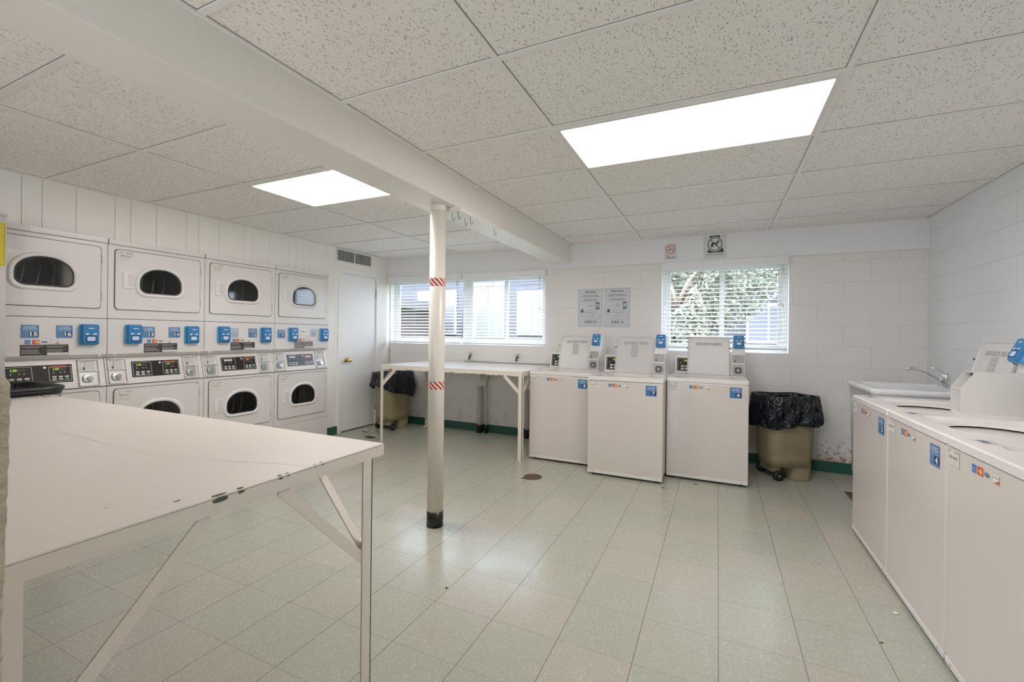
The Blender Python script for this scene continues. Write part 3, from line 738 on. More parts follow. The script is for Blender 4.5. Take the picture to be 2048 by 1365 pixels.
    # small instruction card lying on the top panel, front left
    Ft = Fr((.04, .045, z + .0002), (1, 0, 0), (0, 1, 0)); q = MB(); q.rect(Ft, 0, .09, 0, .06, mat('top_label', (.66, .65, .62), .3), .0004); q.rect(Ft, .02, .05, .01, .035, STBLUE, .0008); q.rect(Ft, .052, .07, .012, .035, INK, .0008)
    for i in range(3): q.line(Ft, .01, .042 + .005 * i, .08, .042 + .005 * i, .001, INKL, .0008)
    q.build('instruction_card', t)
    return t
GB = 'washers in a row under the right window'; GR = 'washers along the right wall'
wm = make_washer('washing_machine', 'white top-loading washer beside the narrow folding table, its number sticker half hidden', '8', '032-CWG', group=GB); wm.location = (-1.722, 4.14, 0)
wm = make_washer('washing_machine', 'white top-loading washer with blue number 7 sticker, standing furthest forward of its row', '7', '033-CWG', group=GB); wm.location = (-1.062, 3.925, 0)
wm = make_washer('washing_machine', 'white top-loading washer with blue number 6 sticker, next to the bin under the right window', '6', '034-CWG', strip=False, group=GB); wm.location = (-.411, 4.155, 0)
def rmach(num, ident, y, label, coin='full'):
    m = make_washer('washing_machine', label, num, ident, coin=coin, group=GR, stw=STBLUE if num != '5' else STBLUED); m.location = (.80, y, 0); m.rotation_euler = (0, 0, -PI / 2); return m
rmach('5', '035-CWG', 3.555, 'white washer with number 5 sticker and an empty coin housing, next to the sink', 'open')
rmach('4', '036-CWG', 2.902, 'white washer with number 4 sticker, middle of the row along the right wall')
rmach('3', '037-CWG', 2.249, 'white washer labelled 037-CWG, nearest the viewer on the right')

# ------------------------------------------------------------------ stacked dryers
def dryer_door(name, zc0, zc1, t, wz):
    """door spanning zc0..zc1 with window frame bottom at wz"""
    x0, x1 = .043, .648; b = MB(); cx, cz = (x0 + x1) / 2, (zc0 + zc1) / 2; w, h = x1 - x0, zc1 - zc0
    gx, gw, gh = .347, .350, .252; wc = wz + gh / 2
    D = lambda i, y: loop(gx, wc, gw - 2 * i, gh - 2 * i, ((.165 - i, .135 - i * .8), (.165 - i, .135 - i * .8), (.07 - i * .6, .065 - i * .6), (.07 - i * .6, .065 - i * .6)), n=8, f=lambda x, z: (x, y, z))
    R = lambda i, y, r=.026: loop(cx, cz, w - 2 * i, h - 2 * i, r, n=8, f=lambda x, z: (x, y, z))
    b.loft([R(0, -.001), R(0, -.005), R(.002, -.007), D(-.004, -.007)], WHITE_B); door = b.build('door', t)
    b = MB(); b.loft([R(-.0038, -.0005), R(-.0038, -.0012), R(.004, -.0012)], GAP); b.build('door_gap', t)
    b = MB(); b.loft([D(-.004, -.007), D(.0, -.015), D(.006, -.020), D(.014, -.021), D(.024, -.016), D(.028, -.008)], PLAST, sm=True); fr = b.build('window_frame', door)
    b = MB(); b.loft([D(.026, -.013), D(.028, -.012), D(.035, -.011)], DARK); b.build('gasket', door)
    b = MB(); b.add(D(.033, -.011), [tuple(range(len(D(.03, 0))))], DGLASS); b.build('window_glass', door)
    b = MB(); b.loft([D(.026, -.008), D(.02, .03), D(.0, .06)], DRUM, sm=True)
    b.loft([loop(gx, wc, .40, .36, .17, n=8, f=lambda x, z: (x, .06, z)), loop(gx, wc, .42, .38, .18, n=8, f=lambda x, z: (x, .45, z))], DRUM, False, True, True)
    for xx, aa in ((-.10, .3), (-.02, .0), (.06, -.2)):
        b.tube([(gx + xx - .02, .12, wc - .17), (gx + xx + .03, .14, wc - .06), (gx + xx + .05, .16, wc + .05), (gx + xx + .03, .18, wc + .16)], .007, STEEL, 8)
    b.build('drum', t)
    hx = .125; b = MB(); hl = lambda i, y, r: loop(hx, wc - .005, .072 - 2 * i, .130 - 2 * i, r, n=4, f=lambda x, z: (x, y, z))
    b.loft([hl(0, -.007, .008), hl(.001, -.012, .008), hl(.004, -.014, .007)], PLAST, False, True)
    s_ = lambda i, y: loop(hx + .014, wc - .005, .036 - 2 * i, .100 - 2 * i, (.016, .004, .004, .016), n=4, f=lambda x, z: (x, y, z)); b.loft([s_(0, -.0145), s_(.001, -.0152)], mat('handle_grey', (.62, .615, .61), .4), False, True)
    b.build('handle', door)
    for zz in (zc1 - .09, zc0 + .09):
        q = MB(); q.cyl((x1 + .002, -.004, zz - .03), (x1 + .002, -.004, zz + .03), .004, None, 8, STEEL); q.build('hinge', door)
    return door
def make_dryer(idx, nl, nr, ids, label, kind):
    t = thing('stacked_dryer', label, 'tumble dryer', (-4.15, DY0 + DW * idx, 0), PI / 2, 'stacked tumble dryers')
    w = DW - .004; x0 = .002; D_ = .70
    def front(z0, z1, wz, nm):
        b = MB(); gx, wc = .347, wz + .126
        R = lambda y: loop(x0 + w / 2, (z0 + z1) / 2, w, z1 - z0, .003, n=8, f=lambda x, z: (x, y, z))
        Dd = lambda i, y: loop(gx, wc, .35 - 2 * i, .252 - 2 * i, ((.165, .135), (.165, .135), (.07, .065), (.07, .065)), n=8, f=lambda x, z: (x, y, z))
        b.loft([R(D_), R(.003), Dd(-.0, .0)], WHITE_B, True); return b.build(nm, t)
    front(1.338, 1.898, 1.518, 'upper_cabinet')
    b = MB(); b.box(x0 + .002, w + x0 - .002, -.006, D_, 1.900, 1.937, WHITE_B); b.box(x0, x0 + w, -.003, .3, 1.898, 1.9005, GAP); b.build('top_trim', t, .001)
    dryer_door('u', 1.410, 1.866, t, 1.518)
    # reader panel, bottom edge turned in
    b = MB(); b.box(x0, x0 + w, 0, .3, 1.070, 1.335, WHITE_B); b.box(x0, x0 + w, -.001, .3, 1.3345, 1.3385, GAP); b.build('reader_panel', t, .001)
    b = MB(); b.hexa([(x0, .030, 1.046), (x0 + w, .030, 1.046), (x0 + w, .3, 1.046), (x0, .3, 1.046)], [(x0, .003, 1.0705), (x0 + w, .003, 1.0705), (x0 + w, .3, 1.0705), (x0, .3, 1.0705)], WHITE); b.build('lower_lip', t)
    for x in (.045, .645):
        q = MB(); q.cyl((x, .0, 1.062), (x, -.004, 1.062), .011, .009, 14, PLAST); q.disc(Fr((0, -.004, 0), (1, 0, 0), (0, 0, 1)), x, 1.062, .004, INK, .0005, 8); q.build('lock_cover', t)
    U = (1, 0, 0); at = lambda x, z: Fr((x, -.0003, z), U, (0, 0, 1))
    if kind == 'last':
        card_reader(at(.155, 1.150), .10, .147, .045, t); card_reader(at(.565, 1.148), .10, .147, .045, t)
        number_sticker(at(.030, 1.186), nl, .085, .085, parent=t); number_sticker(at(.440, 1.200), nr, .075, .085, STBLUEF, parent=t, faded=True)
        q = MB(); F = at(.31, 1.215); q.rect(F, 0, .085, 0, .075, STWHITE, .0008); q.frame(F, 0, .085, 0, .075, .001, INKL, .0012); q.rect(F, .01, .035, .03, .05, INKL, .0012); q.line(F, .04, .045, .075, .045, .006, INKL, .0012); q.line(F, .04, .03, .075, .03, .006, INKL, .0012); q.build('notice_sticker', t)
    else:
        xl = .106 if kind != 'first' else .04
        card_reader(at(xl if kind != 'third' else .110, 1.145), .103, .150, .045, t); card_reader(at(.528, 1.142), .105, .150, .045, t)
        number_sticker(at(.222 if kind != 'first' else .236, 1.192), nl, .087, .088, STBLUEF if kind == 'third' else STBLUE, parent=t, faded=kind == 'third'); number_sticker(at(.408, 1.192), nr, .087, .088, parent=t)
    card_strip(at(.255, 1.151), .168, .028, t)
    b = MB(); F = at(.234, 1.074); nm = NOTICEF if kind == 'last' else NOTICE; b.rect(F, 0, .24, 0, .073, nm, .0008)
    for cx0, cx1 in ((.006, .112), (.128, .234)):
        for j in range(7):
            if j in (2,): continue
            zz = .062 - j * .008
            if cx0 > .1 and zz < .022: continue
            b.line(F, cx0, zz, cx1 - (.03 * random.random()), zz, .0035, NOTLINE, .0013)
    b.rect(F, .130, .238, .003, .016, STWHITE, .0014); b.line(F, .14, .010, .22, .010, .0012, INKL, .002); b.build('instruction_notice', t)
    # sloping control section
    z0, z1, dy = .834, 1.045, .052
    b = MB(); b.hexa([(x0, 0, z0), (x0 + w, 0, z0), (x0 + w, .3, z0), (x0, .3, z0)], [(x0, dy, z1), (x0 + w, dy, z1), (x0 + w, .3, z1), (x0, .3, z1)], WHITE_B); b.box(x0, x0 + w, -.001, .3, .829, .833, GAP); ctl = b.build('control_section', t, .003)
    V = Vector((0, dy, z1 - z0)).normalized(); F = Fr((0, 0, z0), U, V)
    b = MB(); b.rect(F, .160, .512, .042, .182, PLAST, .001); b.rect(F, .166, .506, .048, .176, PANELBLK if kind != 'last' else mat('panel_blue_black', (.022, .028, .045), .3), .002)
    F2 = Fr(F.p(0, 0, .002), U, V); led = {'first': LEDG, 'second': LEDG, 'third': LEDW, 'last': LEDW}[kind]
    panel_face(b, F2, .176, .300, .058, .164, led); panel_face(b, F2, .384, .498, .062, .160, LEDA if kind == 'third' else led, True)
    b.disc(F2, .364, .158, .008, STWHITE, .0015, 14); b.build('display_panel', ctl)
    for n_, (c0, c1) in enumerate(((.016, .132), (.536, .656))):
        # recessed box: pale surround, grey slot plate above, coin slide below
        b = MB(); cw = c1 - c0; FF = Fr(F.p(c0, .010, 0), U, V); hh = .192
        b.frame(FF, 0, cw, 0, hh, .007, PLAST, .010)
        for (xx0, xx1, yy0, yy1) in ((0, .006, 0, hh), (cw - .006, cw, 0, hh), (0, cw, 0, .006), (0, cw, hh - .006, hh), (0, cw, hh * .54, hh * .54 + .006)):
            pts = [FF.p(xx0, yy0, .0), FF.p(xx1, yy0, .0), FF.p(xx1, yy1, .0), FF.p(xx0, yy1, .0)]; pt2 = [FF.p(xx0, yy0, .014), FF.p(xx1, yy0, .014), FF.p(xx1, yy1, .014), FF.p(xx0, yy1, .014)]
            b.hexa(pts, pt2, PLAST)
        b.rect(FF, cw * .80, cw - .006, .006, hh - .006, PLAST, .002); cb = b.build('coin_unit', ctl)
        q = MB(); q.rect(FF, .006, cw * .82, hh * .56, hh - .007, GREYL, .003); q.line(FF, cw * .34, hh * .74, cw * .34, hh * .95, .002, INK, .004); q.disc(FF, cw * .22, hh * .76, .006, STEEL, .005, 12); q.rect(FF, cw * .24, cw * .33, hh * .60, hh * .72, INK, .004); q.line(FF, cw * .45, hh * .92, cw * .62, hh * .93, .002, INKL, .004); q.build('coin_slot_plate', cb)
        q = MB(); q.rect(FF, .006, cw * .82, .007, hh * .53, STEEL, .003)
        ccx, ccy = cw * .42, hh * .27
        L = [loop(ccx, ccy, .062 - 2 * i_, .056 - 2 * i_, .018, n=4, f=lambda x, y, d_=d_: FF.p(x, y, d_)) for i_, d_ in ((0, .003), (.002, .014), (.012, .016))]
        q.loft(L, STEEL, False, True); q.cyl(FF.p(ccx + .006, ccy, .014), FF.p(ccx + .006, ccy, .028), .018, .015, 16, CHROME); q.disc(FF, ccx + .006, ccy, .006, INKL, .0285, 10); q.disc(FF, cw * .72, hh * .1, .004, STWHITE, .004, 8); q.build('coin_slide', cb)
    front(.268, .829, .445, 'lower_cabinet')
    dryer_door('l', .335, .801, t, .445)
    b = MB(); b.box(x0, x0 + w, .0, .6, .0, .265, WHITE_B); b.box(x0, x0 + w, .006, .3, .264, .269, GAP); b.build('kick_panel', t, .003)
    id_label(Fr((.056, -.0073, 1.790), U, (0, 0, 1)), ids[0], .100, .064, t); id_label(Fr((.056, -.0073, .722), U, (0, 0, 1)), ids[1], .100, .064, t)
    return t
make_dryer(0, '15', '16', ('042-CWG', '043-CWG'), 'stacked dryer pair with number 15 and 16 stickers, furthest left', 'first')
make_dryer(1, '13', '14', ('044-CWG', '045-CWG'), 'stacked dryer pair with number 13 and 14 stickers', 'second')
make_dryer(2, '11', '12', ('046-CWG', '047-CWG'), 'stacked dryer pair with number 12 sticker and a faded number 11 one', 'third')
make_dryer(3, '9', '10', ('048-CWG', '049-CWG'), 'stacked dryer pair with number 9 sticker, nearest the white door', 'last')

# ------------------------------------------------------------------ tables
def angle_leg(x, y, sx, sy, z1, m, w=.042, t=.004):
    """steel angle with its corner at x,y; flanges run toward sx, sy"""
    b = MB(); xa, xb = sorted((x, x + sx * w)); ya, yb = sorted((y, y + sy * t)); b.box(xa, xb, ya, yb, 0, z1, m)
    xa, xb = sorted((x, x + sx * t)); ya, yb = sorted((y, y + sy * w)); b.box(xa, xb, ya, yb, 0, z1, m); return b
def brace(p0, p1, wdir, w, tdir, t, m):
    b = MB(); p0, p1 = Vector(p0), Vector(p1); a = Vector(wdir).normalized() * w / 2; c = Vector(tdir).normalized() * t / 2
    b.hexa([p0 - a - c, p0 + a - c, p0 + a + c, p0 - a + c], [p1 - a - c, p1 + a - c, p1 + a + c, p1 - a + c], m); return b
def table(x0, x1, y0, y1, zt, th, name, label, m, mf, inset, br, near=False):
    t = thing(name, label, 'table', ((x0 + x1) / 2, (y0 + y1) / 2, 0)); ox, oy = (x0 + x1) / 2, (y0 + y1) / 2
    a0, a1, c0, c1 = x0 - ox, x1 - ox, y0 - oy, y1 - oy
    b = MB(); b.box(a0, a1, c0, c1, zt - .006, zt, m); b.build('tabletop', t, .003)
    b = MB(); e = .004
    for (p, q, r, s_) in ((a0, a1, c0, c0 + e), (a0, a1, c1 - e, c1), (a0, a0 + e, c0 + e, c1 - e), (a1 - e, a1, c0 + e, c1 - e)): b.box(p, q, r, s_, zt - th, zt - .006, mf)
    for (p, q, r, s_) in ((a0 + e, a1 - e, c0 + e, c0 + .04), (a0 + e, a1 - e, c1 - .04, c1 - e), (a0 + e, a0 + .04, c0 + .04, c1 - .04), (a1 - .04, a1 - e, c0 + .04, c1 - .04)): b.box(p, q, r, s_, zt - th + .0005, zt - th + e, mf)
    b.build('apron', t)
    L = zt - th
    ix, iy = inset
    for (x, y, sx, sy) in ((a0, c0 + iy[0], 1, 1), (a1 - ix, c0 + iy[0], -1, 1), (a0, c1 - iy[1], 1, -1 if not near else -1), (a1 - ix, c1 - iy[1], -1, -1)):
        angle_leg(x, y, sx, sy, L, mf).build('leg', t)
    return t, a0, a1, c0, c1, L
# near table
t1, a0, a1, c0, c1, L = table(-3.42, -1.05, .225, 1.213, .87, .040, 'folding_table', 'large white painted table in the foreground with chipped edge', TABLE, TABLEM, (0, (.064, .055)), 0, True)
yl, yn = c1 - .055, c0 + .064
for (p0, p1) in (((a1 - .006, yl - .004, .475), (a1 - .006, yl - .34, L)), ((a1 - .006, yn + .004, .475), (a1 - .006, yn + .34, L)),
                 ((a0 + .006, yl - .004, .475), (a0 + .006, yl - .34, L)), ((a0 + .006, yn + .004, .475), (a0 + .006, yn + .34, L))):
    brace(p0, p1, (0, .8, .6 if p1[1] < p0[1] else -.6), .030, (1, 0, 0), .004, TABLEM).build('brace', t1)
for (p0, p1) in (((a1 - .01, yl - .008, .50), (a1 - .30, yl - .008, L)), ((a1 - .01, yn + .008, .50), (a1 - .30, yn + .008, L)),
                 ((a0 + .01, yl - .008, .50), (a0 + .30, yl - .008, L)), ((a0 + .01, yn + .008, .50), (a0 + .30, yn + .008, L))):
    brace(p0, p1, (0, 1, 0), .030, (.8, 0, .6 if p1[0] < p0[0] else -.6), .004, TABLEM).build('brace', t1)
cb = MB()
def chip(F, cx, cy, w, h, m=CHIP, d=.0009, n=9):
    cb.add([F.p(cx + w / 2 * math.cos(2 * PI * i / n) * random.uniform(.75, 1.1), cy + h / 2 * math.sin(2 * PI * i / n) * random.uniform(.75, 1.1), d) for i in range(n)], [tuple(range(n))], m)
TF = Fr((a1, 0, .87), (0, 1, 0), (-1, 0, 0)); EF = Fr((a1, 0, .87), (0, 1, 0), (0, 0, 1))
oy1 = (.225 + 1.213) / 2
for yy, w_, h_ in ((.655, .040, .026), (.705, .018, .016), (.812, .016, .010), (.835, .012, .007), (.925, .008, .005), (.950, .014, .006)):
    TFr = Fr((a1, 0, .87), (0, -1, 0), (1, 0, 0)); chip(TFr, -(yy - oy1), -.006, w_, min(h_, .012), d=.0008); chip(EF, yy - oy1, -.004 - h_ * .22, w_, h_ * .5)
TFr = Fr((a1, 0, .87), (0, -1, 0), (1, 0, 0))
for (yy, xx, w_, h_) in ((.59, .05, .016, .012), (.55, .045, .010, .002), (.50, .14, .012, .003)): chip(TFr, -(yy - oy1), -xx, w_, h_, CHIPL, .0007)
cb.build('bare_chips', t1)
sm = MB(); FT = Fr((0, 0, .8703), (1, 0, 0), (0, 1, 0)); sm.line(FT, a1, .91 - oy1, a1 - .52, .765 - oy1, .0012, mat('seam_line', (.50, .46, .42), .7), .0004); sm.line(FT, a1 - .52, .765 - oy1, a1 - 1.3, .80 - oy1, .001, mat('seam_line'), .0004); sm.build('sheet_seam', t1)

# far table under the left window
t2, a0, a1, c0, c1, L = table(-3.53, -1.745, 4.005, 4.955, .885, .050, 'folding_table', 'white painted work table under the left window, chipped along its front edge', TABLEF, TABLEE, (0, (.0, .04)), 0)
for (p0, p1) in (((a1 - .02, c0 + .004, .66), (a1 - .20, c0 + .004, L)), ((a0 + .02, c0 + .004, .65), (a0 + .21, c0 + .004, L)), ((a1 - .02, c1 - .044, .66), (a1 - .20, c1 - .044, L)), ((a0 + .02, c1 - .044, .65), (a0 + .21, c1 - .044, L))):
    brace(p0, p1, (.65, 0, .75 if p1[0] < p0[0] else -.75), .034, (0, 1, 0), .005, TABLEE).build('brace', t2)
for (p0, p1) in (((a1 - .004, c0 + .02, .66), (a1 - .004, c0 + .20, L)), ((a0 + .004, c0 + .02, .65), (a0 + .004, c0 + .2, L))):
    brace(p0, p1, (0, .65, -.75), .030, (1, 0, 0), .005, TABLEE).build('brace', t2)

cb = MB(); r = random.Random(4); FE = Fr((a0, c0, .835), (1, 0, 0), (0, 0, 1))
for i in range(46):
    x = r.choice((r.uniform(.55, 1.5), r.uniform(.1, 1.7))); w_ = r.uniform(.006, .034); h_ = r.uniform(.003, .010)
    cb.add([FE.p(x - w_ / 2, .0, .0006), FE.p(x + w_ / 2, .0, .0006), FE.p(x + w_ * .3, h_, .0006), FE.p(x - w_ * .2, h_ * .8, .0006)], [(0, 1, 2, 3)], CHIP)
cb.build('bare_chips', t2)

# ------------------------------------------------------------------ support pole
PX, PY = -1.665, 2.42
pt = thing('support_pole', 'round cream steel pole under the ceiling beam with two striped tapes', 'pole', (PX, PY, 0))
b = MB(); b.cyl((0, 0, .0), (0, 0, BZ - .001), .052, None, 40, POLE); b.build('shaft', pt)
b = MB(); b.cyl((0, 0, .0005), (0, 0, .10), .0535, None, 40, mat('black_paint', (.012, .012, .012), .3, build=lambda nt, bb_: b_painted(nt, bb_, (.012, .012, .012), (.4, .38, .34), .74, 28, .3))); b.build('black_base_band', pt)
b = MB(); b.loft([[(r * math.cos(2 * PI * i / 32), r * math.sin(2 * PI * i / 32), z) for i in range(32)] for r, z in ((.0522, BZ - .040), (.0535, BZ - .038), (.0535, BZ - .001))], POLE, sm=True); b.build('collar', pt)
STR = mat('striped_tape', rough=.35, build=b_stripes)
for zz in (.917, 1.584):
    b = MB(); b.cyl((0, 0, -.026), (0, 0, .026), .0526, None, 40, STR, False); b.build('striped_tape', pt, loc=(0, 0, zz))

# hook board
hb = thing('hook_board', 'white board with small metal hooks fixed under the beam beside the pole', 'hook rack', (-1.61, 2.765, BZ - .001))
b = MB(); b.box(-.085, .075, -.285, .285, -.030, -.0005, WPAINT); b.build('board', hb, .002)
for (x, y, s_) in ((.05, -.27, 1), (-.01, -.25, -1), (.055, -.12, 1), (.0, -.10, -1), (.05, .25, 1)):
    b = MB(); pts = [(x, y, -.03), (x, y, -.055)] + [(x, y + .014 - .014 * math.cos(t_), -.060 - .018 * math.sin(t_)) for t_ in [PI * i / 8 for i in range(9)]] + [(x, y + .032, -.052)]
    b.tube(pts, .0017, BRONZE, 6); b.build('hook', hb)

# ------------------------------------------------------------------ bins
def make_bin(loc, rz, label, drape):
    t = thing('wheeled_bin', label, 'bin', loc, rz, 'beige wheeled bins with black liners'); b = MB(); n = 8
    def R(z, dx=0, x0=None, sc=1.):
        k = z / .72; w = (.35 + .072 * k) * sc; h = (.29 + .075 * k) * sc
        return loop(dx, 0, w, h, min(.085, w * .3), z, n)
    # body from the wheel arch up, and the full-depth foot
    b.loft([R(.12), R(.20), R(.245), R(.25, 0, None, 1.012), R(.585)], BIN, True, False, True)
    hw = .175
    b.loft([loop(.085, 0, .17, .275, .055, z, n) for z in (.0, .01)] + [loop(.086, 0, .172 + .01, .285, .055, .125, n), loop(.08, 0, .20, .30, .07, .15, n)], BIN, True, False, True)
    b.build('body', t)
    for sy in (-1, 1):
        q = MB(); y = sy * .135; q.loft([[(-.125 + r * math.cos(2 * PI * i / 24), y + yy, .045 + r * math.sin(2 * PI * i / 24)) for i in range(24)] for r, yy in ((.02, -.017), (.038, -.017), (.045, -.010), (.045, .010), (.038, .017), (.02, .017))], DARK, True, True, True)
        q.build('wheel', t); q = MB(); q.cyl((-.125, y - .019, .045), (-.125, y + .019, .045), .010, None, 12, STEEL); q.build('hub', t)
    q = MB(); q.cyl((-.125, -.13, .045), (-.125, .13, .045), .008, None, 10, DARK); q.box(-.15, -.10, -.12, .12, .06, .125, BIN); q.build('axle', t)
    # bag folded over the rim
    b = MB(); L = []; N = 4 * (n + 1)
    rows = [(.60, .90, .0), (.70, .93, .0), (.735, .985, .0), (.745, 1.02, .006), (.73, 1.06, .01), (.64, 1.10, .022), (.55, 1.14, .028), (.48, 1.13, .030), (.455, 1.08, .02)]
    base = [Vector((x, y, 0)) for x, y, z in loop(0, 0, .44, .38, .085, 0, n)]
    # resample the rim evenly
    M_ = 96; per = [0]
    for i in range(N): per.append(per[-1] + (base[(i + 1) % N] - base[i]).length)
    rim = []
    for j in range(M_):
        s_ = per[-1] * j / M_; i = max(k_ for k_ in range(N) if per[k_] <= s_); f_ = (s_ - per[i]) / max(1e-6, per[i + 1] - per[i]); rim.append(base[i].lerp(base[(i + 1) % N], f_))
    for ri, (z, sc, amp) in enumerate(rows):
        R_ = []
        for j, p in enumerate(rim):
            a = 2 * PI * j / M_; seed = Vector((math.cos(a) * 2.4, math.sin(a) * 2.4, ri * .35 + loc[0]))
            nn = noise.noise(seed * 1.7) * amp * 1.6 + (.5 - abs(noise.noise(seed * 3.1)) * 2.2) * amp * .9 + noise.noise(seed * 8.5) * amp * .5
            dz = noise.noise(Vector((math.cos(a) * 1.3, math.sin(a) * 1.3, loc[1]))) * (.05 if ri > 5 else .012)
            if ri > 5: dz += drape(a) * (ri - 5) / 3
            q_ = p * (sc + nn / .25 * .25) + p.normalized() * nn * .8
            R_.append((q_.x, q_.y, z + dz))
        L.append(R_)
    b.loft(L, BAG, False, False, True); bag = b.build('bin_liner', t); bag.modifiers.new('s', 'SUBSURF').levels = 1; bag.modifiers['s'].render_levels = 2
    b = MB(); b.add([tuple(Vector(v) * 1) for v in L[0]], [tuple(range(M_))], BAG); b.build('liner_inside', t)
    return t
make_bin((.545, 4.665, 0), math.radians(24), 'beige wheeled bin with black liner between the washers and the sink', lambda a: -.03 * math.cos(a - 5.2) - .0)
make_bin((-3.90, 4.665, 0), math.radians(84), 'beige wheeled bin with black liner in the corner beside the white door', lambda a: .07 * math.cos(a + .9) + .02)

# ------------------------------------------------------------------ utility sink and faucet
sk = thing('utility_sink', 'white plastic utility sink in the corner beyond the right row of washers', 'sink', (1.255, 3.90, 0))
b = MB(); hx, hy = .35, .31; z = .925
Ls = [loop(0, 0, .655, .585, .05, .25), loop(0, 0, .68, .605, .045, .80), loop(0, 0, .685, .61, .045, z - .040), loop(0, 0, .70, .62, .04, z - .036), loop(0, 0, .70, .62, .04, z - .006), loop(0, 0, .69, .61, .036, z), loop(-.03, 0, .56, .54, .06, z), loop(-.03, 0, .53, .51, .07, z - .02), loop(-.03, 0, .44, .42, .08, .52)]
b.loft(Ls, SINKP, True, True, True); b.build('basin', sk)
for x in (-.24, .24):
    for y in (-.2, .2):
        q = MB(); q.cyl((x, y, 0), (x, y, .26), .018, .022, 12, SINKP); q.build('leg', sk)
fc = thing('faucet', 'chrome single-lever faucet with long spout at the back of the sink', 'faucet', (1.395, 3.95, z + .0005))
b = MB(); b.loft([loop(0, 0, .055, .16, .026, zz) for zz in (0, .008)] + [loop(0, 0, .045, .14, .022, .012)], CHROME, True, True); b.build('base_plate', fc)
b = MB(); b.loft([[(r * math.cos(2 * PI * i / 20) + dx, r * math.sin(2 * PI * i / 20), zz) for i in range(20)] for r, zz, dx in ((.022, .01, 0), (.021, .045, 0), (.024, .06, 0), (.024, .082, .002), (.016, .096, .004), (.006, .100, .004))], CHROME, True, True, True); b.build('valve_body', fc)
b = MB(); b.tube([(-.01, 0, .035), (-.05, 0, .065), (-.10, 0, .097), (-.15, 0, .117), (-.19, 0, .124), (-.202, 0, .120), (-.203, 0, .106)], [.013, .012, .010, .010, .010, .011, .012], CHROME, 12); b.build('spout', fc)
b = MB(); b.tube([(.0, 0, .09), (-.02, 0, .11), (-.05, 0, .125), (-.08, 0, .130)], [.008, .006, .005, .006], CHROME, 10); b.build('lever', fc)
bl = MB(); bl.box(-.0, .006, -.07, .07, 0, .10, SINKP); tag(bl.build('backsplash', None, .003, loc=(1.617, 3.90, z - .0)), 'small white plastic upstand on the wall behind the faucet', 'backsplash')

# ------------------------------------------------------------------ pipes, taps, vent
def pipe(x, r, z0, z1, label, band=.10):
    t = thing('wall_pipe', label, 'pipe', (x, YB - .055, 0)); b = MB(); b.cyl((0, 0, z0), (0, 0, z1), r, None, 20, PIPE); b.build('tube', t)
    q = MB(); q.cyl((0, 0, 0), (0, 0, band), r + .006, None, 20, mat('black_tar', (.008, .008, .009), .7, build=b_lint)); q.build('tarred_base', t); return t
p1 = pipe(-2.74, .034, .005, .585, 'thick grey capped pipe on the wall under the far table')
p2 = pipe(-2.645, .014, .005, .66, 'thin grey pipe beside the thick capped pipe under the far table')
q = MB(); q.box(-.085, .02, -.028, .045, .66, .745, PIPE); q.build('junction_box', p2, .006)
p3 = pipe(-2.085, .026, .005, .575, 'grey pipe on the wall between the far table and the leftmost washer')
def tap(x, label):
    t = thing('water_valve', label, 'valve', (x, YB - .001, .965), 0, 'hose valves above the far table'); b = MB()
    b.cyl((0, 0, .0), (0, -.05, .0), .010, None, 12, BRONZE); b.cyl((0, -.045, .012), (0, -.06, -.045), .009, .012, 12, BRONZE); b.build('spigot', t)
    q = MB(); q.cyl((0, -.03, .0), (0, -.03, .035), .006, None, 10, STEEL); q.loft([[(.024 * math.cos(2 * PI * i / 10) * (1 if i % 2 else .8), -.03 + .024 * math.sin(2 * PI * i / 10) * (1 if i % 2 else .8), zz) for i in range(10)] for zz in (.034, .042)], STEEL, True, True); q.build('handwheel', t)
tap(-2.905, 'hose valve on the wall above the far table, directly right of the pole'); tap(-2.236, 'hose valve on the wall above the far table, nearer the washers')
b = MB(); b.cyl((-3.0, YB - .020, .905), (-1.80, YB - .020, .905), .010, None, 10, TRIMW); tag(b.build('water_pipe'), 'thin white horizontal pipe along the wall behind the far table', 'pipe')
b = MB(); b.tube([(-4.235, YB - .006, 1.10), (-4.238, YB - .006, 1.04), (-4.24, YB - .006, .80), (-4.24, YB - .006, .55)], .003, CORD, 6); tag(b.build('wall_cable'), 'thin white cable down the corner below the leftmost window', 'cable')

v = thing('air_vent', 'grey slatted air vent above the white door', 'vent', (XL, 4.315, 2.205), 0)
b = MB(); b.box(.0005, .002, -.29, .29, -.068, .068, mat('vent_dark', (.02, .02, .022), .9)); b.build('backing', v)
b = MB()
for (a, c, e, g_) in ((-.3, .3, -.078, -.066), (-.3, .3, .066, .078), (-.3, -.29, -.066, .066), (.29, .3, -.066, .066), (-.004, .004, -.066, .066)): b.box(.0005, .010, a, c, e, g_, TRIMW)
b.build('frame', v)
b = MB()
for i in range(30):
    y = -.281 + i * .0192; b.hexa([(.002, y, -.067), (.006, y, -.067), (.006, y + .005, -.067), (.002, y + .005, -.067)], [(.002, y, .067), (.006, y, .067), (.006, y + .005, .067), (.002, y + .005, .067)], mat('vent_slat', (.62, .62, .61), .4))
b.build('slats', v)

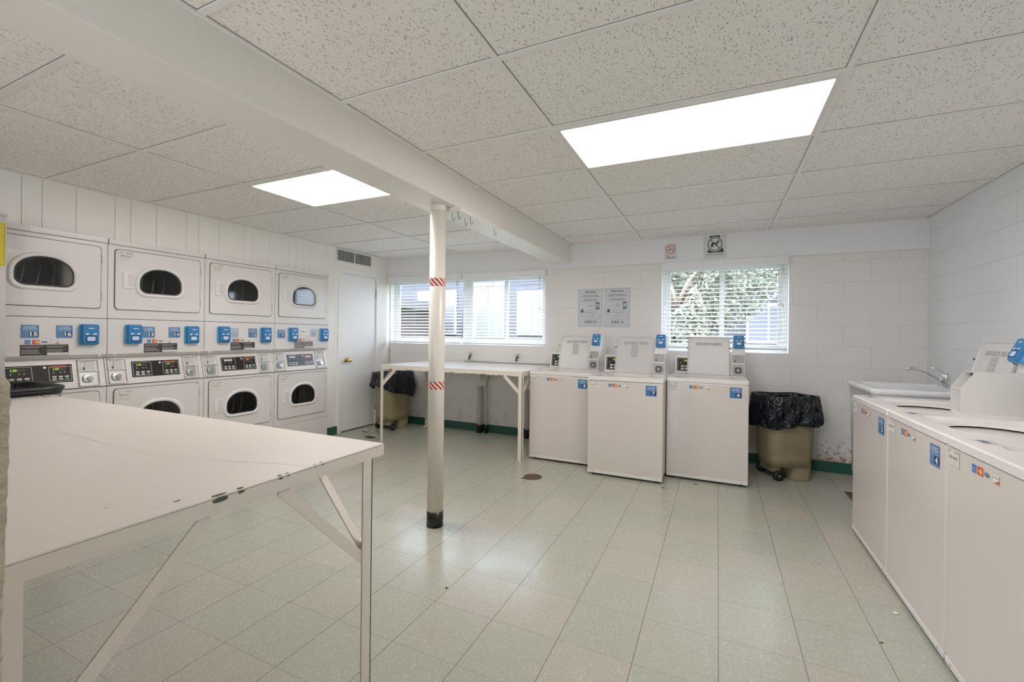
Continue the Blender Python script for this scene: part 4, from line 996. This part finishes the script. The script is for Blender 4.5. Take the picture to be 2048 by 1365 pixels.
# ------------------------------------------------------------------ signs and posters
def poster(x0, x1, z0, z1, title, label, wide):
    t = thing('service_poster', label, 'poster', (x0, YB - .003, z0), 0, 'service posters'); w, h = x1 - x0, z1 - z0; F = Fr((0, 0, 0), (1, 0, 0), (0, 0, 1))
    b = MB(); b.box(0, w, 0, .0025, 0, h, SERV); b.build('sheet', t)
    b = MB(); b.frame(F, .003, w - .003, .003, h - .003, .003, INKL, .0008); b.text(F, title, w / 2, h * .90, .036, SIGNB, .001, .015, w * wide)
    r = random.Random(3 if title == 'Service' else 5)
    for zz, f_, m in ((.835, .60, INK), (.80, .78, INK), (.735, .52, INKL), (.71, .66, INK), (.675, .60, INKL)): b.rect(F, w * (.5 - f_ / 2), w * (.5 + f_ / 2), h * zz - .0022, h * zz + .0022, m, .001)
    for zz, f_ in ((.435, .48), (.39, .54), (.365, .5), (.34, .25), (.295, .48), (.27, .22), (.225, .50)): b.rect(F, w * (.52 - f_ / 2), w * (.52 + f_ / 2), h * zz - .0016, h * zz + .0016, INKL, .001)
    b.frame(F, w * .37, w * .62, h * .50, h * .605, .0015, INKL, .001); b.rect(F, w * .42, w * .60, h * .545, h * .565, INKL, .001); b.line(F, w * .60, h * .60, w * .72, h * .60, .002, DORNG, .0012)
    b.rect(F, w * .72, w * .87, h * .465, h * .645, SIGNB, .001); b.rect(F, w * .735, w * .855, h * .49, h * .62, mat('phone_screen', (.30, .42, .55), .4), .0014); b.rect(F, w * .735, w * .855, h * .56, h * .585, SERV, .0018)
    b.rect(F, w * .10, w * .22, h * .375, h * .47, INKL, .001); b.poly(F, [(w * .12, h * .39), (w * .20, h * .38), (w * .21, h * .45), (w * .17, h * .46)], SIGNB, .0014)
    b.ring(F, w * .16, h * .31, .008, .010, INKL, .001, 16); b.line(F, w * .16, h * .28, w * .24, h * .28, .002, INKL, .001)
    b.poly(F, [(w * .84, h * .24), (w * .88, h * .245), (w * .94, h * .33), (w * .90, h * .335)], INKL, .001); b.poly(F, [(w * .857, h * .255), (w * .878, h * .257), (w * .923, h * .322), (w * .902, h * .324)], SERV, .0014)
    b.line(F, .01, h * .195, w - .01, h * .195, .0015, INKL, .001)
    b.text(F, 'CSC', w * .44, h * .105, .034, SIGNB, .001, .03, w * .34, shear=.2)
    for k_ in range(5):
        a = PI * (.1 + .8 * k_ / 4); b.disc(F, w * .71 + .010 * math.cos(a), h * .125 + .011 * math.sin(a), .0045, SIGNB if k_ % 2 else STBLUE, .0012 + k_ * .0001, 8)
    b.poly(F, [(w * .68, h * .125), (w * .74, h * .125), (w * .71, h * .09)], SIGNB, .001)
    b.text(F, 'ServiceWorks', w * .46, h * .065, .012, INKL, .001, 0, w * .42)
    b.build('print', t); return t
poster(-1.478, -1.194, 1.348, 1.779, 'Service', 'white poster headed Service on the back wall, left one of the pair', .42)
poster(-1.173, -.888, 1.344, 1.783, 'Servicio', 'white poster headed Servicio, right one of the pair next to the window', .48)
YS = YB - .0425
t = thing('no_smoking_sign', 'small white and red NO SMOKING sign above the right window', 'sign', (-.528, YS, 2.062)); F = Fr((0, 0, 0), (1, 0, 0), (0, 0, 1))
b = MB(); b.box(0, .122, 0, .0015, 0, .166, SIGNW); b.build('sheet', t)
b = MB(); c_ = (.061, .108); b.disc(F, *c_, .048, PINK, .0006, 32); b.disc(F, *c_, .042, SIGNW, .0009, 32); b.ring(F, *c_, .041, .0475, REDM, .0014); b.rect(F, .028, .062, .098, .104, SIGNB, .0012)
for k_ in range(4): b.ring(F, .066 + .007 * k_, .128 - .007 * k_, .004, .006, SIGNB, .0012, 10)
b.line(F, .031, .138, .091, .078, .0065, REDM, .0018); b.text(F, 'NO', .020, .030, .017, SIGNB, .001, .02, align='L'); b.text(F, 'SMOKING', .020, .013, .016, SIGNB, .001, .02, .085, align='L'); b.build('print', t)
t = thing('no_pets_sign', 'white and black NO PETS ALLOWED sign above the right window', 'sign', (-.148, YS, 2.046))
b = MB(); b.box(0, .215, 0, .0015, 0, .240, SIGNW); b.build('sheet', t)
b = MB(); c_ = (.107, .146); b.poly(F, [(.040, .060), (.190, .060), (.150, .232), (.060, .232)], SIGNB, .0006); b.disc(F, *c_, .076, SIGNW, .0009, 36); b.ring(F, *c_, .060, .068, SIGNB, .0014, 36)
dog = [(.070, .110), (.076, .110), (.080, .128), (.090, .112), (.094, .112), (.092, .132), (.098, .150), (.118, .148), (.121, .118), (.125, .118), (.130, .146), (.138, .166), (.150, .168), (.151, .173), (.142, .178), (.136, .184), (.130, .176), (.122, .160), (.098, .162), (.078, .160), (.068, .138), (.064, .118), (.066, .118), (.072, .136)]
b.poly(F, dog, SIGNB, .0014); b.line(F, .064, .192, .150, .100, .007, SIGNB, .0018); b.text(F, 'NO PETS ALLOWED', .107, .036, .014, SIGNB, .001, .015, .155); b.build('print', t)

# ------------------------------------------------------------------ floor items
b = MB(); b.loft([[(r * math.cos(2 * PI * i / 28), r * math.sin(2 * PI * i / 28), z) for i in range(28)] for r, z in ((.080, .0004), (.080, .003), (.070, .0045))], RUST, False, True)
b.add([(-.085, -.09, .0006), (.0, -.085, .0006), (.03, -.04, .0006), (-.06, -.01, .0006)], [(0, 1, 2, 3)], RUST)
for i in range(5):
    for j in range(5):
        x, y = -.045 + .0225 * i, -.045 + .0225 * j
        if x * x + y * y < .0033: b.disc(Fr((0, 0, .0045), (1, 0, 0), (0, 1, 0)), x, y, .006, GAP, .0003, 8)
tag(b.build('floor_drain', loc=(-1.465, 3.62, 0)), 'round rusty drain cover in the floor in front of the far table', 'drain')
b = MB(); b.box(-.10, .10, -.18, .18, .0003, .004, mat('rusty_grille', rough=.7, build=lambda nt, bb_: b_rough(nt, bb_, (.22, .12, .07), (.05, .035, .03), 25, .8, .5)))
for i in range(7): b.box(-.085, .085, -.16 + i * .05, -.13 + i * .05, .004, .0045, GAP)
tag(b.build('floor_grille', loc=(1.04, 4.24, 0)), 'rusty dark rectangular grille in the floor in front of the corner past the washers', 'floor grille')

def crumple(name, loc, r, m, label, cat, h=.4, seed=1):
    bm = bmesh.new(); bmesh.ops.create_icosphere(bm, subdivisions=3, radius=1)
    for v_ in bm.verts:
        n_ = 1 + .45 * noise.noise(v_.co * 1.6 + Vector((seed, 0, 0))) + .22 * noise.noise(v_.co * 5 + Vector((0, seed, 0)))
        v_.co = Vector((v_.co.x * r[0] * n_, v_.co.y * r[1] * n_, max(0, (v_.co.z * n_ * .5 + .48)) * r[2] * 1.6))
    for f_ in bm.faces: f_.smooth = True
    me_ = bpy.data.meshes.new(name); bm.to_mesh(me_); bm.free(); me_.materials.append(m); o = bpy.data.objects.new(name, me_); COL.objects.link(o); o.location = loc; return tag(o, label, cat)
crumple('lint_clump', (-4.035, 4.32, .0), (.05, .03, .02), LINT, 'crumpled grey lint on the floor beside the door', 'litter', seed=2)
crumple('rag', (-3.76, 4.10, .0), (.065, .035, .007), LINTD, 'dark grey rag on the floor by the far table leg', 'rag', seed=5)
crumple('paper_scrap', (-3.52, 4.86, .0), (.03, .02, .014), PAPER, 'small white paper scrap on the floor under the far table', 'litter', seed=8)
crumple('paper_scrap', (.745, 2.575, .0), (.012, .008, .004), PAPER, 'tiny white paper scrap on the floor near the right washers', 'litter', seed=11)
crumple('lint_clump', (-.735, 1.345, .0), (.008, .006, .003), LINT, 'tiny grey lint ball on the floor near the front', 'litter', seed=14)
for i, (x, y, w_) in enumerate(((-.40, 3.84, .012), (-.16, 4.06, .016), (.62, 2.3, .006), (-1.20, 1.85, .007))):
    crumple('debris_speck', (x, y, 0), (w_, w_ * .5, .003), LINTD, ['small dark speck of dirt on the floor in front of the number 7 washer', 'dark crumb of dirt just under the front of the number 6 washer', 'tiny dark speck on the floor near the middle right washer', 'tiny dark speck on the open floor beyond the near table leg'][i], 'litter', seed=20 + i)
b = MB(); b.tube([(-.07, 0, .004), (-.03, .01, .010), (.03, .0, .006), (.09, .01, .004)], [.008, .016, .010, .004], LINTD, 8); tag(b.build('black_sock', loc=(-3.36, 4.80, .885)), 'small black sock lying on the far table behind the pole', 'sock')

# ------------------------------------------------------------------ ladder and laundry cart at the left
ld = thing('step_ladder', 'folded aluminium ladder with yellow label at the far left, against the dryers', 'ladder', (-4.055, .958, 0))
for y in (-.205, .205):
    b = MB(); b.box(-.035, .035, y - .025, y + .012, 0, 1.95, ALU); b.build('rail', ld, .002)
for i in range(6):
    b = MB(); b.box(-.03, .03, -.193, .193, .28 + i * .29, .30 + i * .29, ALU); b.build('step', ld)
b = MB(); b.box(.0351, .0356, .183, .213, 1.64, 1.91, YEL); b.frame(Fr((.0356, .183, 1.64), (0, 1, 0), (0, 0, 1)), .003, .027, .01, .26, .0012, INK, .0004); b.build('warning_label', ld)
b = MB(); b.box(-.038, .038, -.22, .22, 1.95, 1.965, ALU); b.build('top_cap', ld, .003)

ct = thing('laundry_cart', 'wire laundry cart with thick black rim between the near table and the dryers', 'laundry cart', (-3.745, .845, 0)); cz = .908
rl = loop(0, 0, .50, .88, .11, cz, 6)
b = MB(); b.tube(rl + rl[:2], .014, BLACKPL, 10, False); b.build('rim', ct)
b = MB(); lower = loop(0, 0, .44, .80, .09, .40, 6)
for i in range(0, 28, 1):
    for f_ in (0, .5):
        a = Vector(rl[i]).lerp(Vector(rl[(i + 1) % 28]), f_); c = Vector(lower[i]).lerp(Vector(lower[(i + 1) % 28]), f_)
        b.tube([a - Vector((0, 0, .01)), c], .0018, CHROME, 5, False)
for zz, k_ in ((.82, .15), (.70, .4), (.55, .7), (.42, .96)):
    q_ = [Vector(p).lerp(Vector(s_), k_) for p, s_ in zip(rl, lower)]; b.tube(q_ + q_[:2], .002, CHROME, 5, False)
for i in range(9): b.tube([(-.22, -.36 + i * .09, .40), (.22, -.36 + i * .09, .40)], .0018, CHROME, 5, False)
b.build('wire_basket', ct)
b = MB(); b.loft([loop(0, 0, .512, .892, .115, cz - .014, 6), loop(0, 0, .50, .88, .11, cz - .034, 6)], BLACKPL); b.build('rim_skirt', ct)
q = MB()
for i in range(15): q.tube([(-.235, -.30 + i * .046, cz), (-.20, -.30 + i * .046, cz - .022)], .006, BLACKPL, 6)
q.build('rim_ribs', ct)
for x in (-.19, .19):
    for y in (-.34, .34):
        b = MB(); b.cyl((x, y, .085), (x, y, .41), .010, None, 10, CHROME); b.build('post', ct)
        b = MB(); b.loft([[(x + r * math.cos(2 * PI * i / 16), y + yy, .04 + r * math.sin(2 * PI * i / 16)) for i in range(16)] for r, yy in ((.02, -.012), (.038, -.012), (.04, 0), (.038, .012), (.02, .012))], DARK, True, True, True); b.box(x - .012, x + .012, y - .018, y + .018, .078, .09, STEEL); b.build('caster', ct)

# ------------------------------------------------------------------ outside
GZ = .2
b = MB(); b.box(-45, 35, YB + T + .02, 60, GZ - .2, GZ, GRASS); struct(b.build('ground_outside'), 'lawn outside the windows')
def house(name, x0, x1, y0, y1, z1, wall, label, wins, roof='gable'):
    t = thing(name, label, 'building', ((x0 + x1) / 2, y0, GZ)); w = x1 - x0; D_ = y1 - y0; h = z1 - GZ
    b = MB(); b.box(-w / 2, w / 2, 0, D_, 0, h, wall); b.build('wall', t)
    b = MB()
    if roof == 'gable': b.add([(-w / 2 - .3, -.4, h), (w / 2 + .3, -.4, h), (w / 2 + .3, D_ + .4, h), (-w / 2 - .3, D_ + .4, h), (-w / 2 - .3, D_ / 2, h + 1.6), (w / 2 + .3, D_ / 2, h + 1.6)], [(0, 1, 5, 4), (2, 3, 4, 5), (0, 4, 3), (1, 2, 5), (3, 2, 1, 0)], ROOFW)
    else: b.box(-w / 2 - .3, w / 2 + .3, -.4, D_ + .3, h, h + .25, ROOFW)
    b.build('roof', t)
    for (wx, wz, ww, wh) in wins:
        b = MB(); b.box(wx - ww / 2 - .08, wx + ww / 2 + .08, -.05, -.0, wz - .08, wz + wh + .08, SNOWW); fr_ = b.build('window', t)
        b = MB(); b.box(wx - ww / 2, wx - .03, -.07, -.05, wz, wz + wh, FARWIN); b.box(wx + .03, wx + ww / 2, -.07, -.05, wz, wz + wh, FARWIN); b.build('pane', fr_)
    return t
house('apartment_building', -16.2, -4.2, 12.5, 20, 5.4, SIDE1, 'pale blue apartment building seen through the left window', [(-3.4, 1.1, 1.2, 1.2), (-.9, 1.1, 1.2, 1.2), (1.6, 1.1, 1.4, 1.3), (3.6, 1.0, .9, 1.6), (5.1, 1.1, .9, 1.2)])
house('brick_building', -16.5, -8.2, 9.3, 11.6, 1.95, BRICK, 'low brick building with pale roof seen through the leftmost window', [(1.0, .3, 1.0, .8)], 'flat')
house('apartment_building', -3.2, 9.5, 17.5, 25, 3.4, SIDE1, 'pale blue house behind the tree seen through the right window', [(-4.6, .9, 1.2, 1.2), (-1.6, .9, 1.2, 1.2), (1.4, .9, 1.2, 1.2)])
def tree(x, y, h, r, label, seed, n=26000):
    rr = random.Random(seed); t = thing('tree', label, 'tree', (x, y, GZ)); b = MB(); b.tube([(0, 0, 0), (.1, 0, h * .3), (-.1, .1, h * .6), (0, 0, h * .85)], [.16, .13, .09, .03], BARK, 10)
    for i in range(9):
        a = i * 2.4; z0 = h * (.28 + .06 * i); b.tube([(0, 0, z0), (math.cos(a) * r * .45, math.sin(a) * r * .45, z0 + .5), (math.cos(a) * r * .8, math.sin(a) * r * .8, z0 + .7)], [.06, .035, .01], BARK, 6)
    b.build('trunk', t); b = MB(); vs = []; fs = []
    for i in range(n):
        a, c_ = rr.uniform(0, 2 * PI), rr.uniform(-1, 1); q = rr.uniform(.35, 1) ** .5; s_ = math.sqrt(1 - c_ * c_)
        p = Vector((math.cos(a) * s_ * r * q, math.sin(a) * s_ * r * q, h * .62 + c_ * h * .42 * q))
        if noise.noise(p * .9 + Vector((seed, 0, 0))) < -.12: continue
        u_ = Vector((rr.uniform(-1, 1), rr.uniform(-1, 1), rr.uniform(-1, 1))).normalized() * .055; w_ = u_.orthogonal().normalized() * .032; k_ = len(vs)
        vs += [p - u_, p + w_, p + u_, p - w_]; fs.append((k_, k_ + 1, k_ + 2, k_ + 3))
    b.add(vs, fs, LEAF); b.build('foliage', t)
tree(-.35, 10.2, 5.2, 1.75, 'leafy green tree standing outside the right window', 3)
tree(-.62, 7.5, 1.9, .45, 'bushy shrub low beside the leafy tree outside the right window', 5, 9000)
tree(2.9, 13.8, 5.6, 1.9, 'leafy tree behind the nearer one outside the right window', 9)

# portals so daylight finds its way through the windows and the added front opening
for n_, (x0, x1, z0, z1) in (('a', W1), ('b', W2), ('c', (EX0, EX1, 0, EZ))):
    l = bpy.data.lights.new('daylight_portal', 'AREA'); l.shape = 'RECTANGLE'; l.size = x1 - x0; l.size_y = z1 - z0; l.cycles.is_portal = True
    o = bpy.data.objects.new('daylight_portal', l); COL.objects.link(o); o.location = ((x0 + x1) / 2, YB + T + .01, (z0 + z1) / 2); o.rotation_euler = (-PI / 2, 0, 0)
    if n_ == 'c': o.location.y = YF - .21; o.rotation_euler = (PI / 2, 0, 0)
